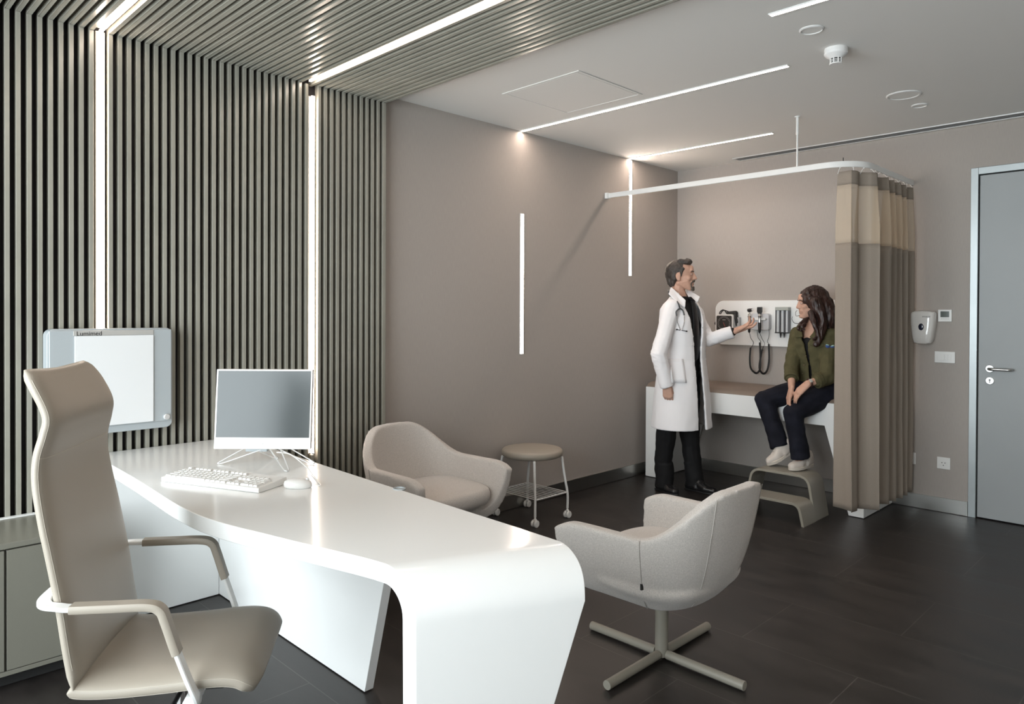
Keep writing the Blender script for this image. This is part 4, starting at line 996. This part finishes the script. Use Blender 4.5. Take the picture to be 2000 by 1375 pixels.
def shoe(heel, toe, m, parent, lace=None, sole_m=None, s=1.0, up=V((0, 0, 1)), name='shoe'):
    h = V(heel); t_ = V(toe); d = (t_ - h).normalized(); sd = d.cross(up).normalized(); up = sd.cross(d).normalized()
    Ls = (t_ - h).length
    P = lambda x, y, z: h + d * (x * Ls) + sd * (y * s) + up * (z * s)
    b = MB().hull([(P(.09, .0, .032), .030 * s), (P(.14, 0, .075), .032 * s), (P(.40, 0, .070), .030 * s), (P(.35, .012, .03), .030 * s), (P(.35, -.012, .03), .030 * s)])
    b.hull([(P(.36, 0, .070), .030 * s), (P(.62, .012, .030), .030 * s), (P(.62, -.012, .030), .030 * s), (P(.35, 0, .03), .030 * s)])
    b.hull([(P(.62, .014, .028), .028 * s), (P(.62, -.014, .028), .028 * s), (P(.86, .008, .024), .024 * s), (P(.88, -.006, .024), .024 * s)])
    if lace: b.hull([(P(.36, 0, .088), .024 * s), (P(.12, 0, .088), .024 * s), (P(.45, 0, .070), .024 * s)])
    sh = b.fuse(name, m, parent, voxel=.005, smooth=2)
    so = []
    for x, y in ((0, 0), (.01, .022), (.10, .034), (.35, .034), (.62, .046), (.82, .040), (.96, .018), (1.0, 0), (.96, -.018), (.82, -.040), (.62, -.046), (.35, -.034), (.10, -.034), (.01, -.022)): so.append(P(x, y, .0))
    MB().prism(so, up * (.020 if lace else .012) * s).build('sole', sole_m, sh, smooth=40, bevel=.003)
    if lace:
        for k in range(4):
            x = .40 + .07 * k; z = .100 - .011 * k
            MB().tube(bez([P(x, -.024, z - .012), P(x + .01, 0, z), P(x + .035, .024, z - .016)], 4), .0030 * s, 6).build('lace', lace, sh, smooth=60)
        MB().tube(bez([P(.40, 0, .102), P(.37, .03, .100), P(.40, .045, .075), P(.44, .04, .06)], 5), .0028 * s, 6).build('lace', lace, sh, smooth=60)
    else:
        for k in range(3):
            x = .45 + .05 * k; z = .095 - .008 * k
            MB().tube(bez([P(x, -.018, z - .010), P(x + .01, 0, z), P(x + .02, .018, z - .010)], 4), .0020, 6).build('lace', M_rubber, sh, smooth=60)
    return sh
shoe((.385, -.885, .002), (.62, -.955, .002), M_shoe_b, doc, None, M_black)
shoe((.545, -.725, .002), (.822, -.715, .002), M_shoe_b, doc, None, M_black)
# white coat
b = MB()
g_ = R(17)
TC = TF @ Matrix.Rotation(R(-13), 4, 'Z')
shell(b, TC, [(.012, -.022, .505, .205, .240, R(8)), (.010, -.018, .70, .190, .225, R(8.5)), (.006, -.014, .88, .172, .208, R(9)), (.0, -.006, 1.02, .154, .192, R(9.5)), (0, 0, 1.12, .148, .184, R(11)), (.0, 0, 1.22, .150, .192, R(14)), (-.005, 0, 1.32, .146, .200, R(18)), (-.012, 0, 1.40, .124, .195, R(24)), (-.018, 0, 1.445, .098, .158, R(33)), (-.022, 0, 1.475, .080, .110, R(40)), (-.025, 0, 1.50, .072, .082, R(48)), (-.030, 0, 1.53, .072, .076, R(56))])
b.chain([(L_(-.01, -.150, 1.415), .068), (L_(-.012, -.185, 1.36), .066), (eR, .060), (eR * .5 + wR * .5, .054)])
b.tube([eR * .6 + wR * .4, wR + (wR - eR).normalized() * .018], [.054, .052], 24)
b.chain([(L_(.0, .150, 1.415), .066), (L_(.01, .180, 1.36), .064), (eL, .055), (eL * .5 + wL * .5, .050)])
b.tube([eL * .6 + wL * .4, wL + (eL - wL) * .06], [.048, .050], 24)
def coat_disp(co):
    n0 = noise.noise(V((co.x * 9, co.y * 9, co.z * 2.2))) * .006 + noise.noise(V((co.x * 22, co.y * 22, co.z * 16))) * .0028
    for e in (eR, eL):
        dd = (co - e).length
        if dd < .17:
            r_ = 1 - abs(noise.noise(V((co.x * 14 + co.z * 9, co.y * 14, co.z * 26)))) * 3.0; n0 += .006 * max(0, r_) ** 2 * (1 - dd / .17)
    return n0
b.fuse('coat', M_coat, doc, voxel=.0065, smooth=3, disp=coat_disp)
from mathutils.bvhtree import BVHTree
def caster(o):
    o.data.update(); return BVHTree.FromPolygons([o.matrix_world @ v.co for v in o.data.vertices], [tuple(p.vertices) for p in o.data.polygons])
def on_surf(tree, px, py, lift=.004):
    d = (at(px, py, 1) - CAM).normalized(); h = tree.ray_cast(CAM, d)
    return h[0] + h[1] * lift if h[0] else at(px, py, DD - .15)
coat_o = bpy.data.objects['coat']; bpy.context.view_layer.update(); CT = caster(coat_o)
# collar and lapels as folded cloth
def flap(name, pts, th, m=M_coat):
    b = MB(); c = sum((V(p) for p in pts), V()) / len(pts)
    for i in range(len(pts)): b.hull([(pts[i], th), (pts[(i + 1) % len(pts)], th), (c, th)])
    b.fuse(name, m, doc, voxel=.004, smooth=1)
flap('collar', [at(1311, 562, DD - .045), at(1325, 575, DD - .10), at(1338, 587, DD - .145), at(1337, 600, DD - .160), at(1322, 589, DD - .155), at(1307, 574, DD - .11)], .0055)
flap('collar', [at(1344, 567, DD + .02), at(1366, 580, DD - .04), at(1362, 590, DD - .07), at(1348, 584, DD - .075), at(1343, 574, DD - .02)], .0050)
for px, py in ((1340, 603), (1346, 622), (1352, 675), (1355, 707), (1356, 737), (1366, 592), (1372, 614), (1372, 640), (1378, 702), (1381, 730)):
    if CT.ray_cast(CAM, (at(px, py, 1) - CAM).normalized())[0]: MB().ell(on_surf(CT, px, py, .001), (.0045, .0045, .0045), seg=10).build('coat_button', M_alu, doc, smooth=60)
pk = MB(); pk.loft([[on_surf(CT, 1306 + (1334 - 1306) * i / 6 + k_ * 1.0, 701 + 47 * k_ / 6 + (2 if 0 < k_ < 6 else 0) * 0, .006) for i in range(7)] for k_ in range(7)], closed=False)
pk.build('coat_pocket', M_coat, doc, smooth=60, solid=.005)

# stethoscope round his neck
st = thing('stethoscope', at(1322, 640, DD - .22), 'grey stethoscope hanging from the neck of the man in the white coat', 'stethoscope')
S_ = lambda x, y, l=.007: on_surf(CT, x, y, l)
MB().tube(bez([at(1306, 566, DD + .0), at(1306, 570, DD - .10), S_(1310, 577, .010), S_(1317, 584, .010), S_(1323, 593, .009), S_(1326, 602, .008)], 6), .0055, 8).build('tubing', mat('dark_grey_tubing', (.06, .065, .07), .35), st, smooth=60)
MB().tube(bez([S_(1320, 617), S_(1320, 609), S_(1326, 603), S_(1333, 607), S_(1335.5, 616)], 6), .0055, 8).build('yoke', mat('yoke_grey', (.10, .105, .11), .35), st, smooth=60)
MB().tube(bez([S_(1320, 617), S_(1321, 628), S_(1329, 645)], 6), .0026, 8).build('binaural_tube', M_chrome, st, smooth=60)
MB().tube(bez([S_(1335.5, 616), S_(1335.5, 630), S_(1331, 645)], 6), .0026, 8).build('binaural_tube', M_chrome, st, smooth=60)
for q_ in ((1329, 645, 1322, 643.5), (1331, 645, 1340, 647)):
    a_, c_ = S_(q_[0], q_[1]), S_(q_[2], q_[3]); MB().tube([a_, c_], .0026, 8).ell(c_, (.008, .008, .006), seg=10).build('ear_tip', M_black, st, smooth=60)

# ------------------------------------------------------------------ the seated woman
DW = 5.17
wo = thing('person', (1.47, -.40, .8), 'seated woman with long dark hair in an olive jacket and dark jeans', 'person')
WF = frame(at(1607, 757, DW), R(268))
WL = lambda x, y, z: WF @ V((x, y, z))       # x front, y her left
pel = at(1609, 760, DW)
cA, cB, cN = at(1600, 715, DW), at(1592, 672, DW), at(1586, 638, DW)
sr, sl_ = at(1558, 652, DW + .10), at(1621, 655, DW - .10)
er, wr_, kr = at(1546, 716, DW - .02), at(1546, 757, DW - .15), at(1542, 775, DW - .17)
el, wl_, kl = at(1616, 738, DW - .22), at(1578, 749, DW - .25), at(1561, 764, DW - .23)
h1, k1, a1 = at(1624, 762, DW - .08), at(1549, 806, DW - .19), at(1563, 890, DW - .19)
h2, k2, a2 = at(1598, 755, DW + .06), at(1494, 781, DW + .06), at(1521, 865, DW - .04)
WH = frame(at(1584, 593, DW), R(219), R(3))
b = MB(); head_prims(b, WH, .93, True); g = lambda x, y, z: WH @ V((x, y, z)); q3 = WH.to_3x3()
b.chain([(g(-.015, 0, -.05), .045), (g(-.030, 0, -.11), .042), (cN, .050)])
b.chain([(pel, .11), (cA, .09), (cB, .095), (cN + V((0, 0, -.02)), .055)]); b.hull([(sr, .045), (sl_, .045), (cN, .05)])
b.chain([(sr, .043), (er, .034), (wr_, .023)]); b.chain([(sl_, .043), (el, .034), (wl_, .023)])
b.chain([(h1, .075), (k1, .050), (a1, .036), (a1 + V((-.005, -.01, -.04)), .028)]); b.chain([(h2, .075), (k2, .050), (a2, .036), (a2 + V((-.01, -.01, -.03)), .028)])
hand_prims(b, wr_, kr + V((-.005, -.01, -.025)), V((.7, .7, .1)), [(.2, .3, .2), (.2, .3, .3), (.25, .35, .3), (.3, .4, .3)], .0, -1, .93)
hand_prims(b, wl_, kl + V((-.012, -.006, -.015)), V((.3, .75, -.6)), [(.25, .35, .2), (.25, .35, .3), (.3, .4, .3), (.35, .4, .3)], .0, -1, .93)
b.fuse('body', M_skin_w, wo, voxel=.0042, smooth=2)
face_details(WH, wo, .93, True, .009)
# jeans
b = MB(); b.chain([(h1, .105), ((h1 + k1) / 2 + V((0, 0, .0)), .088), (k1, .070), ((k1 + a1) / 2, .062)]); b.tube([k1 * .6 + a1 * .4, a1 + (a1 - k1).normalized() * .018], [.060, .064], 24)
b.chain([(h2, .105), ((h2 + k2) / 2, .088), (k2, .072), ((k2 + a2) / 2, .064)]); b.tube([k2 * .6 + a2 * .4, a2 + (a2 - k2).normalized() * .03], [.062, .066], 24)
b.hull([(h1, .10), (h2, .10), (pel + V((0, 0, .03)), .11), (at(1625, 770, DW + .02), .10)])
b.fuse('jeans', M_denim, wo, voxel=.0065, smooth=3, disp=wrinkle(11, .006, 1.2))
# dark top and olive jacket
b = MB().chain([(pel + V((0, 0, .02)), .118), (cA, .112), (cB + V((0, 0, -.02)), .112)]); b.fuse('top', M_blackcloth, wo, voxel=.008, smooth=3)
def ring_at(c, ang, a, bb, g0, n=40, off=0, tilt=V((0, 0, 0))):
    Mf = frame(c, R(ang)); return ring_pts(Mf, 0, 0, 0, a, bb, g0, n, .9, off)
def shell_c(b, levels, th=.014, n=40):
    o = [ring_at(*l, n) for l in levels]; i_ = [ring_at(*l, n, th) for l in levels]; m = n + 1; k = len(levels)
    A = [p for r_ in o for p in r_]; B = [p for r_ in i_ for p in r_]; N_ = len(A); fs = []
    for r_ in range(k - 1):
        for j in range(n):
            q = (r_ * m + j, r_ * m + j + 1, (r_ + 1) * m + j + 1, (r_ + 1) * m + j); fs += [q, tuple(N_ + x for x in q[::-1])]
        fs.append((r_ * m, (r_ + 1) * m, N_ + (r_ + 1) * m, N_ + r_ * m)); fs.append(((r_ + 1) * m + n, r_ * m + n, N_ + r_ * m + n, N_ + (r_ + 1) * m + n))
    for j in range(n): fs.append((j + 1, j, N_ + j, N_ + j + 1)); e = (k - 1) * m; fs.append((e + j, e + j + 1, N_ + e + j + 1, N_ + e + j))
    b.add(A + B, fs)
b = MB(); FA = 265
shell_c(b, [(at(1604, 745, DW), FA, .142, .172, R(3)), (at(1602, 735, DW), FA, .139, .168, R(2.5)), (at(1598, 710, DW), FA, .132, .155, R(2)), (at(1594, 690, DW), FA, .134, .160, R(2)), (at(1590, 670, DW), FA, .126, .172, R(4)), (at(1588, 655, DW), FA, .108, .165, R(14)), (at(1586, 642, DW), FA, .080, .120, R(26)), (at(1585, 630, DW), FA, .068, .078, R(40))])
b.chain([(sr, .056), (er, .052), (er + (wr_ - er) * .45, .048)]); b.chain([(sl_, .058), (el, .056), (el + (wl_ - el) * .42, .052)])
b.fuse('jacket', M_olive, wo, voxel=.0065, smooth=3, disp=wrinkle(20, .005, 1.1))
c1 = el + (wl_ - el) * .36; c2 = el + (wl_ - el) * .58; MB().cyl(c1, c2, .054, 24).build('cuff', M_olive, wo, smooth=50, bevel=.004)
c1 = er + (wr_ - er) * .38; c2 = er + (wr_ - er) * .58; MB().cyl(c1, c2, .050, 24).build('cuff', M_olive, wo, smooth=50, bevel=.004)
JF = frame(at(1590, 690, DW), R(FA)); J = lambda x, y, z: JF @ V((x, y, z))
bpy.context.view_layer.update(); JT = caster(bpy.data.objects['jacket'])
M_brass = mat('dull_brass', (.20, .15, .09), .4, metal=.5)
for px, py in ((1581, 662), (1577, 677), (1574, 695), (1571, 713), (1568, 730)):
    MB().ell(on_surf(JT, px, py, .001), (.005, .005, .005), seg=10).build('jacket_button', M_brass, wo, smooth=50)
def wflap(name, pts, th):
    b = MB(); c = sum((V(p) for p in pts), V()) / len(pts)
    for i in range(len(pts)): b.hull([(pts[i], th), (pts[(i + 1) % len(pts)], th), (c, th)])
    b.fuse(name, M_olive, wo, voxel=.004, smooth=1)
wflap('jacket_collar', [J(.06, .070, .20), J(.115, .030, .12), J(.128, .070, .115), J(.095, .105, .17)], .005)
wflap('jacket_collar', [J(.06, -.070, .20), J(.115, -.030, .12), J(.128, -.070, .115), J(.095, -.105, .17)], .005)
wflap('pocket_flap', [on_surf(JT, x, y, .003) for x, y in ((1583, 667), (1597, 669), (1609, 671), (1609, 676), (1598, 679), (1583, 674))], .0035)
# blue butterfly patch on the sleeve
pc = on_surf(JT, 1621, 677, .0)
for sx_, tl in ((-1, .3), (1, -.3)):
    q = Matrix((RT, -FW, UP)).transposed() @ Matrix.Rotation(tl, 3, 'Y')
    p1 = MB().ell(pc + RT * sx_ * .016 + UP * (-.003 * sx_), (.016, .006, .013), q, 14).build('sleeve_patch', mat('patch_blue', (.04, .09, .28), .7), wo, smooth=60)
    MB().ell(pc + RT * sx_ * .018 + UP * (.009 - .003 * sx_) - FW * .003, (.013, .005, .005), q, 12).build('patch_edge', mat('patch_pale', (.35, .55, .50), .7), p1, smooth=60)
# wristwatch
wd_ = (wl_ - el).normalized(); wc = wl_ - wd_ * .012
wt = MB().tube([wc + (wd_.orthogonal().normalized() * math.cos(a) + wd_.cross(wd_.orthogonal().normalized()) * math.sin(a)) * .0285 for a in [2 * PI * k / 24 for k in range(25)]], .0045, 6, False)
wt = wt.build('watch_strap', mat('dark_red_leather', (.05, .018, .015), .5), wo, smooth=60)
wn_ = (UP * .6 - FW * .8).normalized(); wn_ = (wn_ - wd_ * wn_.dot(wd_)).normalized()
MB().obox(wc + wn_ * .031, wd_ * .010, wd_.cross(wn_) * .013, wn_ * .003).build('watch_face', mat('silver_dial', (.7, .7, .66), .25, metal=.4), wt, bevel=.002)
# long wavy hair
hb_ = MB(); s = .93
hb_.ell(g(-.026, 0, .030), (.104, .090, .100), q3, 24)
hb_.hull([(g(.030, .05, .075), .025), (g(.030, -.05, .075), .025), (g(-.03, 0, .105), .03)])
random.seed(11)
def lock(a, pts, r0, r1):
    P_ = [V(a)] + [V(p) for p in pts]; P_ = bez(P_, 3); n = len(P_)
    hb_.chain([(p, r0 + (r1 - r0) * i / (n - 1)) for i, p in enumerate(P_)])
for sd_, px0 in ((-1, 0), (1, 0)):
    lock(g(.025, sd_ * .070, .045), [g(.012, sd_ * .085, -.01), g(.004, sd_ * .095, -.07), g(.015, sd_ * .10, -.13)], .024, .022)
    lock(g(-.02, sd_ * .075, .02), [g(-.03, sd_ * .098, -.05), g(-.03, sd_ * .105, -.12), g(-.015, sd_ * .105, -.175)], .040, .028)
    lock(g(-.07, sd_ * .055, .02), [g(-.09, sd_ * .085, -.06), g(-.095, sd_ * .090, -.13), g(-.08, sd_ * .085, -.19)], .045, .030)
lock(g(-.10, 0, .0), [g(-.125, 0, -.08), g(-.13, .0, -.15), g(-.12, 0, -.20)], .055, .035)
# big waves at her near side, falling on the shoulder
near_ = [at(1592, 590, DW - .10), at(1606, 620, DW - .13), at(1604, 650, DW - .15), at(1594, 672, DW - .16)]
lock(near_[0], near_[1:], .040, .018)
lock(at(1608, 585, DW - .06), [at(1622, 610, DW - .08), at(1626, 640, DW - .08), at(1614, 664, DW - .12)], .042, .022)
lock(at(1584, 610, DW - .10), [at(1590, 632, DW - .14), at(1597, 655, DW - .16), at(1589, 663, DW - .17)], .022, .012)
# strands curling out at the far side under the chin
lock(at(1578, 614, DW + .02), [at(1572, 625, DW - .02), at(1563, 634, DW - .05), at(1559, 641, DW - .07), at(1566, 647, DW - .08)], .018, .007)
lock(at(1576, 618, DW + .0), [at(1574, 630, DW - .04), at(1568, 638, DW - .08), at(1572, 645, DW - .09)], .017, .008)
MB().tube(bez([at(1570, 622, DW - .02), at(1562, 631, DW - .03), at(1552, 631, DW - .04), at(1547, 624, DW - .04), at(1548, 618, DW - .04)], 8), [.0030 - .00005 * k for k in range(33)], 6).build('loose_strand', M_hair_w, wo, smooth=60)
MB().tube(bez([at(1562, 616, DW - .03), at(1555, 617, DW - .04), at(1554, 610, DW - .04), at(1557, 606, DW - .04)], 8), .0016, 6).build('loose_strand', M_hair_w, wo, smooth=60)
def hair_disp(co):
    l = WH.inverted() @ co
    return .004 * math.sin(l.z * 45 + 3 * math.sin(l.y * 40) + l.x * 35) * min(1, max(0, (.02 - l.z) / .08)) + .004 * noise.noise(V((co.x * 75, co.y * 75, co.z * 8))) + .003 * noise.noise(V((co.x * 150, co.y * 150, co.z * 12)))
hb_.fuse('hair', M_hair_w, wo, voxel=.0045, smooth=2, disp=hair_disp)
shoe((1.468, -.585, .305), (1.408, -.805, .294), M_shoe_w, wo, M_sole, M_sole, 1.06, name='sneaker')
shoe((1.352, -.60, .395), (1.228, -.760, .292), M_shoe_w, wo, M_sole, M_sole, 1.06, name='sneaker')
